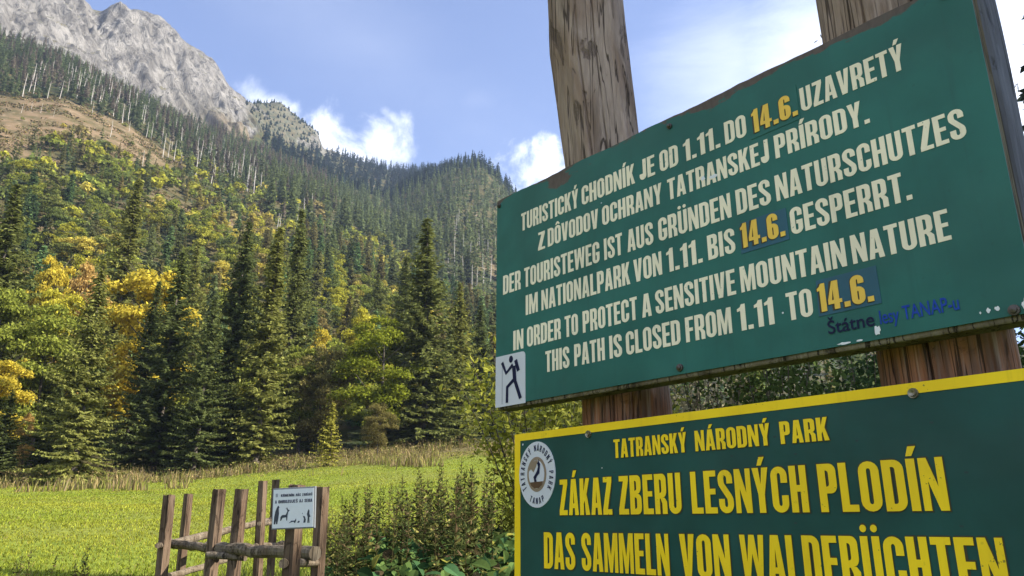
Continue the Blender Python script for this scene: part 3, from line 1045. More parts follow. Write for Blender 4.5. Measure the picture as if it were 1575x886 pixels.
for az, d, x, y in scatter(R(6), R(40), 118, 420, 13, 55):
    trees.append(('s' if gg.random() < 0.7 else 'b', x, y, d, az, gg.uniform(9, 18), hcol('s'), 1.0))

tz = G(np.array([t[1] for t in trees]), np.array([t[2] for t in trees]))
order = sorted(range(len(trees)), key=lambda i: -(trees[i][5] / trees[i][3]) + (10 if trees[i][4] > R(2.0) or trees[i][4] < R(-36) else 0))
count = {'s': 0, 'b': 0}
LIM = {'s': 255, 'b': 275}
rest = []
for i in order:
    k, x, y, d, az, h, c, wd = trees[i]
    if k in count and count[k] < LIM[k] and R(-36) <= az <= R(2):
        count[k] += 1
        me, h0 = (MID_SPR[i % 4], 12) if k == 's' else (MID_BRD[i % 4], 8)
        o = link('hillside_spruce' if k == 's' else 'hillside_broadleaf_tree', me)
        o.location = (x, y, float(tz[i]) - 0.15)
        o.rotation_euler = (random.uniform(-0.05, 0.05), random.uniform(-0.05, 0.05), random.uniform(0, 6.28))
        s = h / h0
        o.scale = (s * wd, s * wd, s)
        o.color = (*c, 1)
        if k == 's':
            tag(o, 'dark green spruce among the mixed trees on the lower hillside', 'tree', 'spruces on the lower hillside')
        else:
            r_ = c[0] / c[1]
            shade = 'golden yellow' if r_ > 1.25 else 'yellow-green' if r_ > 0.98 else 'olive green'
            if r_ > 1.15 and c[1] < 0.17:
                shade = 'brownish'
            tag(o, f'{shade} round-crowned tree among the spruces on the lower hillside', 'tree', f'{shade} trees on the lower hillside')
    else:
        rest.append(i)

# the far forest: one mass of small trees
T_SPR, T_BRD = [], []
for k in range(5):
    g = np.random.default_rng(900 + k)
    n = 74
    t = g.uniform(0.04, 1, n) ** 0.85
    a = g.uniform(0, 2 * PI, n)
    L = 0.185 * (1 - t) ** 0.8 * g.uniform(0.6, 1.2, n) + 0.012
    o = np.stack([np.cos(a), np.sin(a), np.zeros(n)], 1)
    sd = np.stack([-np.sin(a), np.cos(a), np.zeros(n)], 1)
    p0 = np.stack([0 * t, 0 * t, t + 0.02], 1)
    tip = p0 + o * L[:, None] + np.stack([0 * t, 0 * t, (-0.40 + 0.5 * t) * L - 0.01], 1)
    w = (0.30 * L + 0.010)[:, None]
    mid = p0 * 0.45 + tip * 0.55
    V = np.stack([p0, mid + sd * w - [0, 0, 0.02], tip, mid - sd * w - [0, 0, 0.02]], 1).reshape(-1, 3)
    T_SPR.append(V)
    n = 95
    v = unit(g.standard_normal((n, 3)))
    v[:, 2] = np.abs(v[:, 2]) * 1.0 - 0.25
    lob = 0.26 + 0.07 * np.sin(v[:, 0] * 5 + k) * np.cos(v[:, 1] * 4 - k)
    c = v * lob[:, None] * np.array([1.15, 1.15, 1.5]) * g.uniform(0.6, 1.05, (n, 1)) + [0, 0, 0.50]
    nr = unit(v + 0.6 * g.standard_normal((n, 3)))
    u = unit(np.cross(nr, unit(g.standard_normal((n, 3))))) * 0.085
    w = np.cross(nr, u) * 0.75
    T_BRD.append(np.stack([c - u, c + w, c + u, c - w], 1).reshape(-1, 3))
mbf = MB()
for i in rest:
    k, x, y, d, az, h, c, wd = trees[i]
    T = (T_BRD if k == 'b' else T_SPR)[i % 5]
    a = random.uniform(0, 6.28)
    ca, sa = math.cos(a) * wd, math.sin(a) * wd
    V = T * h
    if k == 'g':
        V = V.copy()
        V[:, 2] = np.clip(V[:, 2] * 0.62 + h * 0.38, 0, h)
    V = np.stack([V[:, 0] * ca - V[:, 1] * sa, V[:, 0] * sa + V[:, 1] * ca, V[:, 2]], 1) + [x, y, float(tz[i]) - 0.2]
    mbf.add(V, np.arange(len(V)).reshape(-1, 4), 0, np.array([*c, 1.0]))
kind(mbf.build('far_forest', MAT_FOREST), 'stuff')

# dead standing trunks
def dead_mesh(seed):
    g = np.random.default_rng(seed)
    mbd = MB()
    zs = np.linspace(-0.5, 16, 7)
    tube(mbd, np.stack([0.15 * np.sin(zs * 0.3 + seed), 0.1 * np.cos(zs * 0.2), zs], 1), 0.24 * (1 - 0.72 * np.clip(zs / 16, 0, 1)), 6)
    for k in range(14):
        a, z = g.uniform(0, 6.28), g.uniform(6, 15.5)
        L = g.uniform(0.5, 1.3)
        tube(mbd, [(0, 0, z), (math.cos(a) * L, math.sin(a) * L, z - 0.15 * L)], [0.07, 0.03], 4, cap=False)
    return mbd.mesh('dead_trunk', MAT_PALE, True)


DEAD = [dead_mesh(k) for k in range(4)]
gd = np.random.default_rng(77)


def put_dead(px, d, h, lab, grp, lean=0.04):
    a = az_tan(px, 300)[0]
    x, y = d * math.sin(a), d * math.cos(a)
    o = link('dead_tree', DEAD[int(gd.integers(4))])
    o.location = (x, y, float(G(x, y)) - 0.2)
    s = h / 16
    o.scale = (s * 1.05, s * 1.05, s)
    o.rotation_euler = (gd.uniform(-lean, lean), gd.uniform(-lean, lean), gd.uniform(0, 6.28))
    tag(o, lab, 'dead tree', grp)


for k in range(95):
    px = gd.uniform(-10, 400)
    d = gd.uniform(466, 560) if px < 240 else gd.uniform(430, 580)
    put_dead(px, d, gd.uniform(11, 19), 'pale bare trunk at the lower edge of the dying upper forest', 'pale dead trunks of the upper forest')
for px, d, h in ((42, 474, 12), (62, 476, 13), (36, 430, 6.5), (58, 424, 5), (5, 428, 6), (154, 420, 10), (182, 452, 7), (212, 385, 10), (246, 372, 9), (20, 440, 5), (118, 464, 8)):
    put_dead(px, d, h, 'lone pale snag standing on the brown clearing', 'snags on the brown clearing')
for k in range(44):
    px, d = gd.uniform(690, 800), gd.uniform(390, 590)
    put_dead(px, d, gd.uniform(11, 18), 'grey dead trunk on the bare slope behind the green sign', 'dead trunks on the slope behind the sign')
for k in range(12):
    px, d = gd.uniform(380, 600), gd.uniform(350, 570)
    put_dead(px, d, gd.uniform(10, 16), 'pale dead trunk among the conifers of the middle slope', 'dead trunks of the middle slope')


# ------------------------------------------------------------------ meadow, verge and weeds
def blades(mb_, x, y, h, w, lean, colr, bend=True):
    n = len(x)
    z = G(x, y) - 0.02
    a = rng.uniform(0, 2 * PI, n)
    la = rng.uniform(0, 2 * PI, n)
    ln = h * lean * rng.uniform(0.2, 1.0, n)
    B = np.stack([x, y, z], 1)
    sd = np.stack([np.cos(a), np.sin(a), 0 * a], 1) * w[:, None]
    mid = B + np.stack([np.cos(la) * ln * 0.35, np.sin(la) * ln * 0.35, h * 0.6], 1)
    tip = B + np.stack([np.cos(la) * ln, np.sin(la) * ln, h], 1)
    V = np.stack([B - sd, mid - sd * 0.8, tip, mid + sd * 0.8, B + sd], 1).reshape(-1, 3)
    F = np.arange(n * 5).reshape(n, 5)
    mb_.add(V, F, 0, np.repeat(colr, 5, axis=0))


def polar(n, a0, a1, d0, d1, power=1.0):
    a = rng.uniform(a0, a1, n)
    u = rng.uniform(0, 1, n)
    p = 2 - power
    d = (d0 ** p + u * (d1 ** p - d0 ** p)) ** (1 / p) if abs(p) > 1e-3 else d0 * (d1 / d0) ** u
    return np.sin(a) * d, np.cos(a) * d, d


n = 190000
x, y, d = polar(n, R(-41), R(8), 6.5, 92, 1.6)
g1 = fbm(x / 2.2, y / 2.2, 3, 61)
g2 = fbm(x / 9, y / 9, 2, 62)
base = np.stack([0.195 + 0.11 * g2 + 0 * g1, 0.250 + 0.05 * g2, 0.028 + 0.012 * g2, np.ones(n)], 1)
base[:, :3] *= (0.80 + 0.40 * g1[:, None]) * (1 + rng.uniform(-0.22, 0.22, (n, 1)) * (0.35 + 0.65 * sstep(35, 12, d))[:, None])
dryb = rng.random(n) < 0.07
base[dryb, :3] = np.array([0.26, 0.22, 0.07]) * rng.uniform(0.7, 1.2, (dryb.sum(), 1))
hh = rng.uniform(0.03, 0.075, n) * (0.7 + 0.9 * g1) * (1 + 0.006 * d)
mb = MB()
blades(mb, x, y, hh, 0.003 + 0.00042 * d, 0.9, base)
kind(mb.build('meadow_grass', MAT_PLANT), 'stuff')

mb = MB()
n = 34000
x, y, d = polar(n, R(-42), R(10), 68, 99, 0)
keepm = fbm(x / 5, y / 5, 3, 63) + 0.34 * sstep(72, 90, d - 15 * sstep(R(-24), R(-10), np.arctan2(x, y))) > 0.62
x, y, d = x[keepm], y[keepm], d[keepm]
n = len(x)
pal = np.array([(0.34, 0.25, 0.12), (0.25, 0.20, 0.07), (0.19, 0.145, 0.085), (0.20, 0.21, 0.045), (0.30, 0.26, 0.10)])
colr = np.concatenate([pal[rng.integers(0, 5, n)] * rng.uniform(0.7, 1.2, (n, 1)), np.ones((n, 1))], 1)
blades(mb, x, y, rng.uniform(0.3, 1.25, n) * (0.35 + 1.2 * fbm(x / 3, y / 3, 3, 64)), rng.uniform(0.02, 0.06, n), 0.55, colr)
nl = 14000
x, y, d = polar(nl, R(-42), R(10), 78, 100, 0)
z = G(x, y) + rng.uniform(0.1, 1.25, nl) * fbm(x / 3, y / 3, 3, 64) * 1.6
colr = np.concatenate([pal[rng.integers(0, 5, nl)] * rng.uniform(0.6, 1.15, (nl, 1)), np.ones((nl, 1))], 1)
u = rand_dirs(nl) * rng.uniform(0.05, 0.14, (nl, 1))
leaves(mb, np.stack([x, y, z], 1), u, unit(np.cross(u, rand_dirs(nl))) * rng.uniform(0.03, 0.08, (nl, 1)), 0, colr)
kind(mb.build('dry_verge_grass', MAT_PLANT), 'stuff')

# brushwood, tussocks and herbs on the felled clearing
mb = MB()
n = 45000
x, y, d = polar(n, R(-42), R(-17), 262, 492, 0)
ok = (fbm(x / 9, y / 9, 3, 65) > 0.46) & (fbm(x / 28, y / 28, 3, 43) + 0.6 * sstep(355, 375, d) > 0.47)
x, y, d = x[ok], y[ok], d[ok]
n = len(x)
pal2 = np.array([(0.20, 0.13, 0.06), (0.11, 0.09, 0.035), (0.28, 0.20, 0.11), (0.09, 0.11, 0.03), (0.06, 0.055, 0.025), (0.17, 0.15, 0.04)])
colr = np.concatenate([pal2[rng.integers(0, 6, n)] * rng.uniform(0.7, 1.3, (n, 1)), np.ones((n, 1))], 1)
c = np.stack([x, y, G(x, y) + rng.uniform(0.0, 0.8, n)], 1)
u = rand_dirs(n) * rng.uniform(0.3, 1.1, (n, 1)) * np.array([1, 1, 0.55])
leaves(mb, c, u, unit(np.cross(u, rand_dirs(n))) * rng.uniform(0.12, 0.45, (n, 1)), 0, colr)
kind(mb.build('clearing_brush', MAT_PLANT), 'stuff')


def weed_mesh(seed, h, dense=1.0, tone=(0.082, 0.100, 0.033)):
    """a tall herb: bare stalk, pairs of drooping pointed leaves, seed spike at the top"""
    g = np.random.default_rng(seed)
    mbw = MB()
    zs = np.linspace(-0.05, h, 8)
    sx = 0.05 * np.sin(zs * 2 + seed) * zs
    tube(mbw, np.stack([sx, 0.5 * sx, zs], 1), 0.006 * (1 - 0.7 * zs / h), 5, 0, False, np.array([0.10, 0.085, 0.035, 1]))
    C, U, W, K = [], [], [], []
    z = h * 0.12
    a = g.uniform(0, 6.28)
    while z < h * 0.98:
        t = z / h
        a += PI / 2 + g.uniform(-0.3, 0.3)
        for s in (0, PI):
            for e in range(1 if t < 0.55 else 3):
                if g.random() > 0.9 * dense:
                    continue
                b_ = a + s + g.uniform(-0.5, 0.5)
                L = (0.125 * (1 - t) ** 0.9 + 0.022) * g.uniform(0.6, 1.25)
                pit = g.uniform(-0.6, 0.5) + 0.5 * t
                dv = np.array([math.cos(b_) * math.cos(pit), math.sin(b_) * math.cos(pit), math.sin(pit)])
                sdv = unit(np.cross(dv, [0, 0, 1.0]) + 0.4 * g.standard_normal(3))
                p = np.array([0.05 * math.sin(z * 2 + seed) * z, 0.025 * math.sin(z * 2 + seed) * z, z])
                C.append(p + dv * L * 0.55), U.append(dv * L * 0.5), W.append(sdv * L * g.uniform(0.18, 0.26))
                br = g.random()
                c = np.array(tone) * g.uniform(0.6, 1.6)
                if br < 0.07 + 0.18 * t:
                    c = np.array([0.17, 0.12, 0.065]) * g.uniform(0.6, 1.3)
                elif br > 0.92:
                    c = np.array([0.32, 0.29, 0.09])
                K.append([*c, 1])
        z += (0.075 * (1 - 0.66 * t)) * g.uniform(0.8, 1.2)
    leaves6(mbw, np.array(C), np.array(U), np.array(W), 0, np.array(K))
    return mbw.mesh('tall_weed', MAT_PLANT)


WEEDS = [weed_mesh(400 + k, h, dn) for k, (h, dn) in enumerate(((1.5, 1), (1.35, 0.9), (1.6, 0.95), (1.2, 1), (1.45, 0.8), (1.05, 1)))]
gw = np.random.default_rng(31)


def put_weed(px, ptop, d, lab, grp, k=None):
    p = at(px, ptop, d)
    zb = float(G(p.x, p.y))
    me = WEEDS[k if k is not None else int(gw.integers(6))]
    h0 = (1.5, 1.35, 1.6, 1.2, 1.45, 1.05)[WEEDS.index(me)]
    o = link('tall_weed', me)
    o.location = (p.x, p.y, zb)
    s = max(0.15, p.z - zb) / h0
    o.scale = (s, s, s)
    o.rotation_euler = (gw.uniform(-0.08, 0.08), gw.uniform(-0.08, 0.08), gw.uniform(0, 6.28))
    tag(o, lab, 'weed', grp)


for k in range(165):
    px = gw.uniform(508, 850)
    top = np.interp(px, [500, 560, 640, 700, 760, 850], [788, 772, 752, 742, 745, 735]) + gw.uniform(-30, 46)
    put_weed(px, top, gw.uniform(6.2, 10.5), 'tall leafy weed of the thicket between the fence and the signs', 'tall weeds of the thicket beside the signs')
for px, top, d in ((650, 712, 7.5), (668, 706, 7.2), (692, 704, 7.6), (700, 700, 7.0), (566, 738, 7.4), (757, 704, 8.0)):
    put_weed(px, top, d, 'tallest dark seed stalk rising over the weed thicket', 'tallest seed stalks of the thicket', 2)
for px, top, d in ((142, 834, 6.4), (136, 850, 6.6), (130, 866, 6.2), (48, 842, 6.6), (54, 860, 6.3), (78, 854, 6.5), (118, 862, 6.4), (20, 852, 6.8), (8, 846, 6.6)):
    put_weed(px, top, d, 'dark weed stalk standing alone in the meadow grass', 'single weeds in the meadow grass')

# low broad leaves under the weeds
mb = MB()
n = 5200
pxs = rng.uniform(498, 880, n)
dd = rng.uniform(5.8, 10.0, n)
C, U, W, K = [], [], [], []
for px, d in zip(pxs, dd):
    a = az_tan(px, 800)[0]
    x, y = d * math.sin(a), d * math.cos(a)
    z = float(G(x, y)) + rng.uniform(0.08, 0.85) * (0.6 if px < 560 else 1.0)
    s = rng.uniform(0.028, 0.075)
    nr = unit(np.array([0, -0.5, 0.9]) + 0.6 * rng.standard_normal(3))
    u = unit(np.cross(nr, rng.standard_normal(3)))
    C.append((x, y, z)), U.append(u * s), W.append(np.cross(nr, u) * s * rng.uniform(0.5, 0.85))
    r_ = rng.random()
    c = (0.055, 0.115, 0.045) if r_ < 0.35 else (0.095, 0.150, 0.042) if r_ < 0.75 else (0.11, 0.085, 0.045) if r_ < 0.85 else (0.30, 0.29, 0.06)
    K.append([*(np.array(c) * rng.uniform(0.6, 1.4)), 1])
leaves_round(mb, np.array(C), np.array(U), np.array(W), 0, np.array(K))
kind(mb.build('undergrowth', MAT_PLANT), 'stuff')

# tall dry stems and rough grass round the fence and the thicket
mb = MB()
n = 7000
x, y, d = polar(n, R(-21), R(4), 4.8, 11.5, 0.5)
colr = np.concatenate([np.array([(0.15, 0.20, 0.035)]) * rng.uniform(0.6, 1.6, (n, 1)), np.ones((n, 1))], 1)
db = rng.random(n) < 0.25
colr[db, :3] = np.array([0.30, 0.24, 0.10]) * rng.uniform(0.7, 1.2, (db.sum(), 1))
blades(mb, x, y, rng.uniform(0.12, 0.42, n), rng.uniform(0.003, 0.008, n), 0.7, colr)
kind(mb.build('rough_grass', MAT_PLANT), 'stuff')


# shrubs -------------------------------------------------------------
def shrub_mesh(seed, h, rx, n, size, shoots=14):
    """leafy shrub: long upright shoots with leaves strung along them"""
    global rng
    keep, rng = rng, np.random.default_rng(seed)
    mbs, C, U, W = MB(), [], [], []
    for k in range(shoots):
        a, t = rng.uniform(0, 2 * PI), rng.uniform(0.1, 1)
        L = h * rng.uniform(0.6, 1.05)
        q = np.linspace(0, 1, 7)
        ax = np.stack([math.cos(a) * rx * t * q ** 1.2, math.sin(a) * rx * t * q ** 1.2, L * q * (1 - 0.12 * q * t)], 1)
        tube(mbs, ax, 0.016 * (1 - 0.8 * q), 5, 1, False)
        m = n // shoots
        s = rng.uniform(0.12, 1, m)
        p = np.stack([np.interp(s, q, ax[:, j]) for j in range(3)], 1) + rng.standard_normal((m, 3)) * 0.10 * rx
        nr = unit(rng.standard_normal((m, 3)) + np.array([0, 0, 0.5]))
        u = unit(np.cross(nr, rand_dirs(m)))
        sz = size * rng.uniform(0.6, 1.3, m)
        C.append(p), U.append(u * sz[:, None]), W.append(np.cross(nr, u) * (sz * 0.55)[:, None])
    leaves6(mbs, np.concatenate(C), np.concatenate(U), np.concatenate(W))
    me = mbs.mesh('shrub', [MAT_LEAF, MAT_BARK])
    rng = keep
    return me


SHR = [shrub_mesh(501, 3.2, 1.3, 5200, 0.042, 22), shrub_mesh(502, 3.6, 1.5, 6400, 0.040, 26), shrub_mesh(503, 3.4, 1.3, 4600, 0.032, 30)]


def put_shrub(k, px, d, s, col, lab, cat='shrub'):
    a = az_tan(px, 640)[0]
    x, y = d * math.sin(a), d * math.cos(a)
    o = link('leafy_shrub', SHR[k])
    o.location = (x, y, float(G(x, y)) - 0.05)
    o.scale = (s, s, s)
    o.rotation_euler = (0, 0, random.uniform(0, 6.28))
    o.color = (*col, 1)
    tag(o, lab, cat, 'shrubs behind the signs')


put_shrub(0, 832, 9.5, 0.98, (0.30, 0.30, 0.05), 'yellow-green leafy shrub peeping out left of the dark green sign')
put_shrub(1, 892, 10.5, 1.0, (0.28, 0.28, 0.06), 'tall yellow-green shrub showing between the two signs left of the first post')
put_shrub(2, 1082, 11, 1.15, (0.30, 0.265, 0.17), 'pale dry-leaved shrub showing between the signs right of the first post')
put_shrub(1, 1200, 10.5, 1.1, (0.07, 0.10, 0.03), 'dark green shrub showing in the middle of the gap between the signs')
put_shrub(1, 1330, 11, 1.1, (0.045, 0.075, 0.03), 'deep green shrub showing between the signs left of the second post')
put_shrub(1, 1600, 11, 1.1, (0.05, 0.085, 0.025), 'green shrub showing right of the second post')
put_tree('spruce_tree', SPR_SMALL, 1145, 470, 17, DK, 'small dark spruce showing in the gap between the signs', 1.2)


# ------------------------------------------------------------------ lettering
def arc(cx, cy, rx, ry, a0, a1, n=9):
    return [(cx + rx * math.cos(a), cy + ry * math.sin(a)) for a in np.linspace(a0, a1, n)]


def stroke(pts, sv, sh):
    """outline of a painted stroke; SV and SH are the widths of upright and level strokes"""
    P = np.asarray(pts, float)
    T = np.gradient(P, axis=0)
    T[0], T[-1] = P[1] - P[0], P[-1] - P[-2]
    T /= np.linalg.norm(T, axis=1)[:, None]
    N_ = np.stack([-T[:, 1] * sv / 2, T[:, 0] * sh / 2], 1)
    return [tuple(p) for p in np.concatenate([P + N_, (P - N_)[::-1]])]


def glyph(ch, sv=0.165, sh=0.135):
    """a capital of a narrow heavy grotesque, cap height 1: (width, [polygon, hole ...] sets)"""
    w = 0.43
    if ch in 'CGSJU':
        sv = min(sv, 0.18)
    h2 = PI / 2
    rx, ry = w / 2, 0.20
    ix, iy = w / 2 - sv, ry - sh

    def ring(x0=0.0, y0=0.0, y1=1.0, ww=w):
        rx_, ix_ = ww / 2, max(0.02, ww / 2 - sv)
        o = arc(x0 + rx_, y1 - ry, rx_, ry, 0, PI) + arc(x0 + rx_, y0 + ry, rx_, ry, PI, 2 * PI)
        i = arc(x0 + rx_, y1 - ry, ix_, max(0.03, ry - sh), 0, PI) + arc(x0 + rx_, y0 + ry, ix_, max(0.03, ry - sh), PI, 2 * PI)
        return [o, i]

    def bowl(x0, y0, y1, ww):
        r = min(0.16, (y1 - y0) / 2)
        return arc(ww - r * 0.9, y1 - r, r * 0.9, r, h2, 0, 6) + arc(ww - r * 0.9, y0 + r, r * 0.9, r, 0, -h2, 6)

    def ibowl(y0, y1, ww):
        a, b_, c_, d_ = sv, ww - sv, y0 + sh, y1 - sh
        r = min(0.06, (d_ - c_) / 2, max(0.01, (b_ - a)))
        return [(a, c_), (a, d_)] + arc(b_ - r, d_ - r, r, r, h2, 0, 4) + arc(b_ - r, c_ + r, r, r, 0, -h2, 4)

    if ch == ' ':
        return 0.2, []
    if ch == '.':
        return sv, [[[(0, 0), (sv, 0), (sv, sv * 0.95), (0, sv * 0.95)]]]
    if ch == '-':
        return 0.22, [[[(0, 0.4), (0.22, 0.4), (0.22, 0.53), (0, 0.53)]]]
    if ch == 'I':
        return sv, [[[(0, 0), (sv, 0), (sv, 1), (0, 1)]]]
    if ch == 'L':
        return 0.36, [[[(0, 0), (0.36, 0), (0.36, sh), (sv, sh), (sv, 1), (0, 1)]]]
    if ch == 'T':
        a = 0.40
        c0, c1 = a / 2 - sv / 2, a / 2 + sv / 2
        return a, [[[(c0, 0), (c1, 0), (c1, 1 - sh), (a, 1 - sh), (a, 1), (0, 1), (0, 1 - sh), (c0, 1 - sh)]]]
    if ch == 'E':
        a = 0.37
        return a, [[[(0, 0), (a, 0), (a, sh), (sv, sh), (sv, .44), (a * .92, .44), (a * .92, .44 + sh * .95), (sv, .44 + sh * .95), (sv, 1 - sh), (a, 1 - sh), (a, 1), (0, 1)]]]
    if ch == 'F':
        a = 0.36
        return a, [[[(0, 0), (sv, 0), (sv, .42), (a * .92, .42), (a * .92, .42 + sh), (sv, .42 + sh), (sv, 1 - sh), (a, 1 - sh), (a, 1), (0, 1)]]]
    if ch == 'H':
        return w, [[[(0, 0), (sv, 0), (sv, .44), (w - sv, .44), (w - sv, 0), (w, 0), (w, 1), (w - sv, 1), (w - sv, .44 + sh), (sv, .44 + sh), (sv, 1), (0, 1)]]]
    if ch == 'N':
        a, k = 0.46, 0.14
        return a, [[[(0, 0), (k, 0), (k, .56), (a - k * 1.12, 0), (a, 0), (a, 1), (a - k, 1), (a - k, .44), (k * 1.12, 1), (0, 1)]]]
    if ch == 'M':
        a, k = 0.58, 0.135
        return a, [[[(0, 0), (k, 0), (k, .62), (a / 2 - .055, 0), (a / 2 + .055, 0), (a - k, .62), (a - k, 0), (a, 0), (a, 1), (a - k * 1.35, 1), (a / 2, .40), (k * 1.35, 1), (0, 1)]]]
    if ch == 'W':
        a = 0.68
        return a, [[[(0.09, 0), (0.23, 0), (a / 2, .60), (a - .23, 0), (a - .09, 0), (a, 1), (a - .15, 1), (a - .185, .40), (a / 2 + .075, 1), (a / 2 - .075, 1), (.185, .40), (.15, 1), (0, 1)]]]
    if ch == 'V':
        a = 0.45
        return a, [[[(a / 2 - .095, 0), (a / 2 + .095, 0), (a, 1), (a - sv, 1), (a / 2, .30), (sv, 1), (0, 1)]]]
    if ch == 'A':
        a = 0.46
        return a, [[[(0, 0), (sv * .95, 0), (sv * 1.08, .19), (a - sv * 1.08, .19), (a - sv * .95, 0), (a, 0), (a / 2 + .105, 1), (a / 2 - .105, 1)],
                    [(sv * 1.18, .32), (a - sv * 1.18, .32), (a / 2, .74)]]]
    if ch == 'Y':
        a = 0.44
        c0, c1 = a / 2 - sv / 2, a / 2 + sv / 2
        return a, [[[(c0, 0), (c1, 0), (c1, .40), (a, 1), (a - sv, 1), (a / 2, .62), (sv, 1), (0, 1), (c0, .40)]]]
    if ch == 'K':
        a = 0.45
        return a, [[[(0, 0), (sv, 0), (sv, .30), (sv + .045, .40), (a - sv * 1.08, 0), (a, 0), (sv + .135, .56), (a - .01, 1), (a - sv * 1.05, 1), (sv, .62), (sv, 1), (0, 1)]]]
    if ch == 'Z':
        a = 0.38
        return a, [[[(0, 0), (a, 0), (a, sh), (sv * 1.15, sh), (a, 1 - sh * .95), (a, 1), (.02, 1), (.02, 1 - sh), (a - sv * 1.15, 1 - sh), (0, sh * .95)]]]
    if ch == 'X':
        a = 0.44
        return a, [[[(0, 0), (sv, 0), (a / 2, .33), (a - sv, 0), (a, 0), (a / 2 + .10, .5), (a, 1), (a - sv, 1), (a / 2, .67), (sv, 1), (0, 1), (a / 2 - .10, .5)]]]
    if ch == 'O':
        return w, [ring()]
    if ch == 'U':
        P = [(sv / 2, 1), (sv / 2, .5)] + arc(w / 2, ry, w / 2 - sv / 2, ry - sh / 2, PI, 2 * PI, 13) + [(w - sv / 2, .5), (w - sv / 2, 1)]
        return w, [[stroke(P, sv, sh)]]
    if ch == 'J':
        a = 0.34
        P = [(a - sv / 2, 1), (a - sv / 2, .5)] + arc(a / 2, ry, a / 2 - sv / 2, ry - sh / 2, 0, -PI, 11) + [(sv / 2, .30)]
        return a, [[stroke(P, sv, sh)]]
    if ch == 'C':
        P = [(w - sv / 2, .64), (w - sv / 2, 1 - ry)] + arc(w / 2, 1 - ry, w / 2 - sv / 2, ry - sh / 2, 0.15, PI, 12) + arc(w / 2, ry, w / 2 - sv / 2, ry - sh / 2, PI, 2 * PI - .15, 12) + [(w - sv / 2, ry), (w - sv / 2, .37)]
        return w, [[stroke(P, sv, sh)]]
    if ch == 'G':
        P = [(w - sv / 2, .66), (w - sv / 2, 1 - ry)] + arc(w / 2, 1 - ry, w / 2 - sv / 2, ry - sh / 2, 0.15, PI, 12) + arc(w / 2, ry, w / 2 - sv / 2, ry - sh / 2, PI, 2 * PI - .15, 12) + [(w - sv / 2, ry), (w - sv / 2, .50)]
        o = stroke(P, sv, sh)
        return w, [[o], [[(w / 2 - .01, .37), (w - sv + .001, .37), (w - sv + .001, .50), (w / 2 - .01, .50)]]]
    if ch == 'S':
        c = sv / 2
        P = [(w - c, .68), (w - c, 1 - ry)] + arc(w / 2, 1 - ry, w / 2 - c, ry - sh / 2, 0.15, PI, 11) + [(c + .002, .74)] \
            + arc(w / 2, .74, w / 2 - c, .16, PI + .25, PI + .8, 4) + arc(w / 2, .27, w / 2 - c, .16, .8, .25, 4) \
            + [(w - c - .002, .27)] + arc(w / 2, ry, w / 2 - c, ry - sh / 2, 0, -PI + .15, 11) + [(c, ry), (c, .33)]
        return w, [[stroke(P, sv, sh)]]
    if ch == 'D':
        r = .2
        return w, [[[(0, 0)] + arc(w - r, r, r, r, -h2, 0, 7) + arc(w - r, 1 - r, r, r, 0, h2, 7) + [(0, 1)],
                    [(sv, sh)] + arc(w - sv - .05, sh + .06, .05, .06, -h2, 0, 5) + arc(w - sv - .05, 1 - sh - .06, .05, .06, 0, h2, 5) + [(sv, 1 - sh)]]]
    if ch == 'P':
        return w * .96, [[[(0, 1)] + bowl(0, .38, 1, w * .96) + [(sv, .38), (sv, 0), (0, 0)], ibowl(.38, 1, w * .96)]]
    if ch == 'B':
        a = w
        return a, [[[(0, 1)] + bowl(0, .52, 1, a * .97) + bowl(0, 0, .52, a) + [(0, 0)], ibowl(.46, 1, a * .97), ibowl(0, .52 + sh * .35, a)]]
    if ch == 'R':
        a = w
        return a, [[[(0, 1)] + bowl(0, .40, 1, a * .97) + [(a * .80, .40), (a - .005, .30), (a, 0), (a - sv, 0), (a - sv, .26), (a - sv - .05, .40 - .02), (sv, .38), (sv, 0), (0, 0)], ibowl(.38, 1, a * .97)]]
    if ch == '1':
        a = .27
        return a, [[[(a - sv, 0), (a, 0), (a, 1), (a - sv * .75, 1), (a - sv * 1.0, .90), (0, .84), (0, .74), (a - sv, .76)]]]
    if ch == '4':
        a = .46
        return a, [[[(a - sv * 1.4, 0), (a - sv * .45, 0), (a - sv * .45, .20), (a, .20), (a, .33), (a - sv * .45, .33), (a - sv * .45, 1), (a - sv * 1.5, 1), (0, .35), (0, .20), (a - sv * 1.4, .20)],
                    [(.13, .33), (a - sv * 1.4, .33), (a - sv * 1.4, .74)]]]
    if ch == '6':
        lo = ring(0, 0, .60)
        P = arc(w / 2, 1 - ry, w / 2 - sv / 2, ry - sh / 2, .1, PI - .02, 11) + [(sv / 2, .60), (sv / 2, .36)]
        o = [(w, .70), (w - sv, .70)] + arc(w / 2, 1 - ry, ix, iy, 0, PI, 9) + [(sv, .585)] + arc(w / 2, .60 - ry, rx, ry, h2 + .35, 0, 7) + arc(w / 2, ry, rx, ry, 0, -PI, 11) + [(0, 1 - ry)] + arc(w / 2, 1 - ry, rx, ry, PI, 0, 11)
        return w, [[o, lo[1]]]
    if ch == '/':
        return .3, [[[(0, 0), (.1, 0), (.3, 1), (.2, 1)]]]
    return .3, []


ACC = {'Á': 'A', 'É': 'E', 'Í': 'I', 'Ý': 'Y', 'Ú': 'U', 'Ü': 'U', 'Ô': 'O', 'Š': 'S', 'Ŕ': 'R', 'Ň': 'N', 'Ť': 'T'}


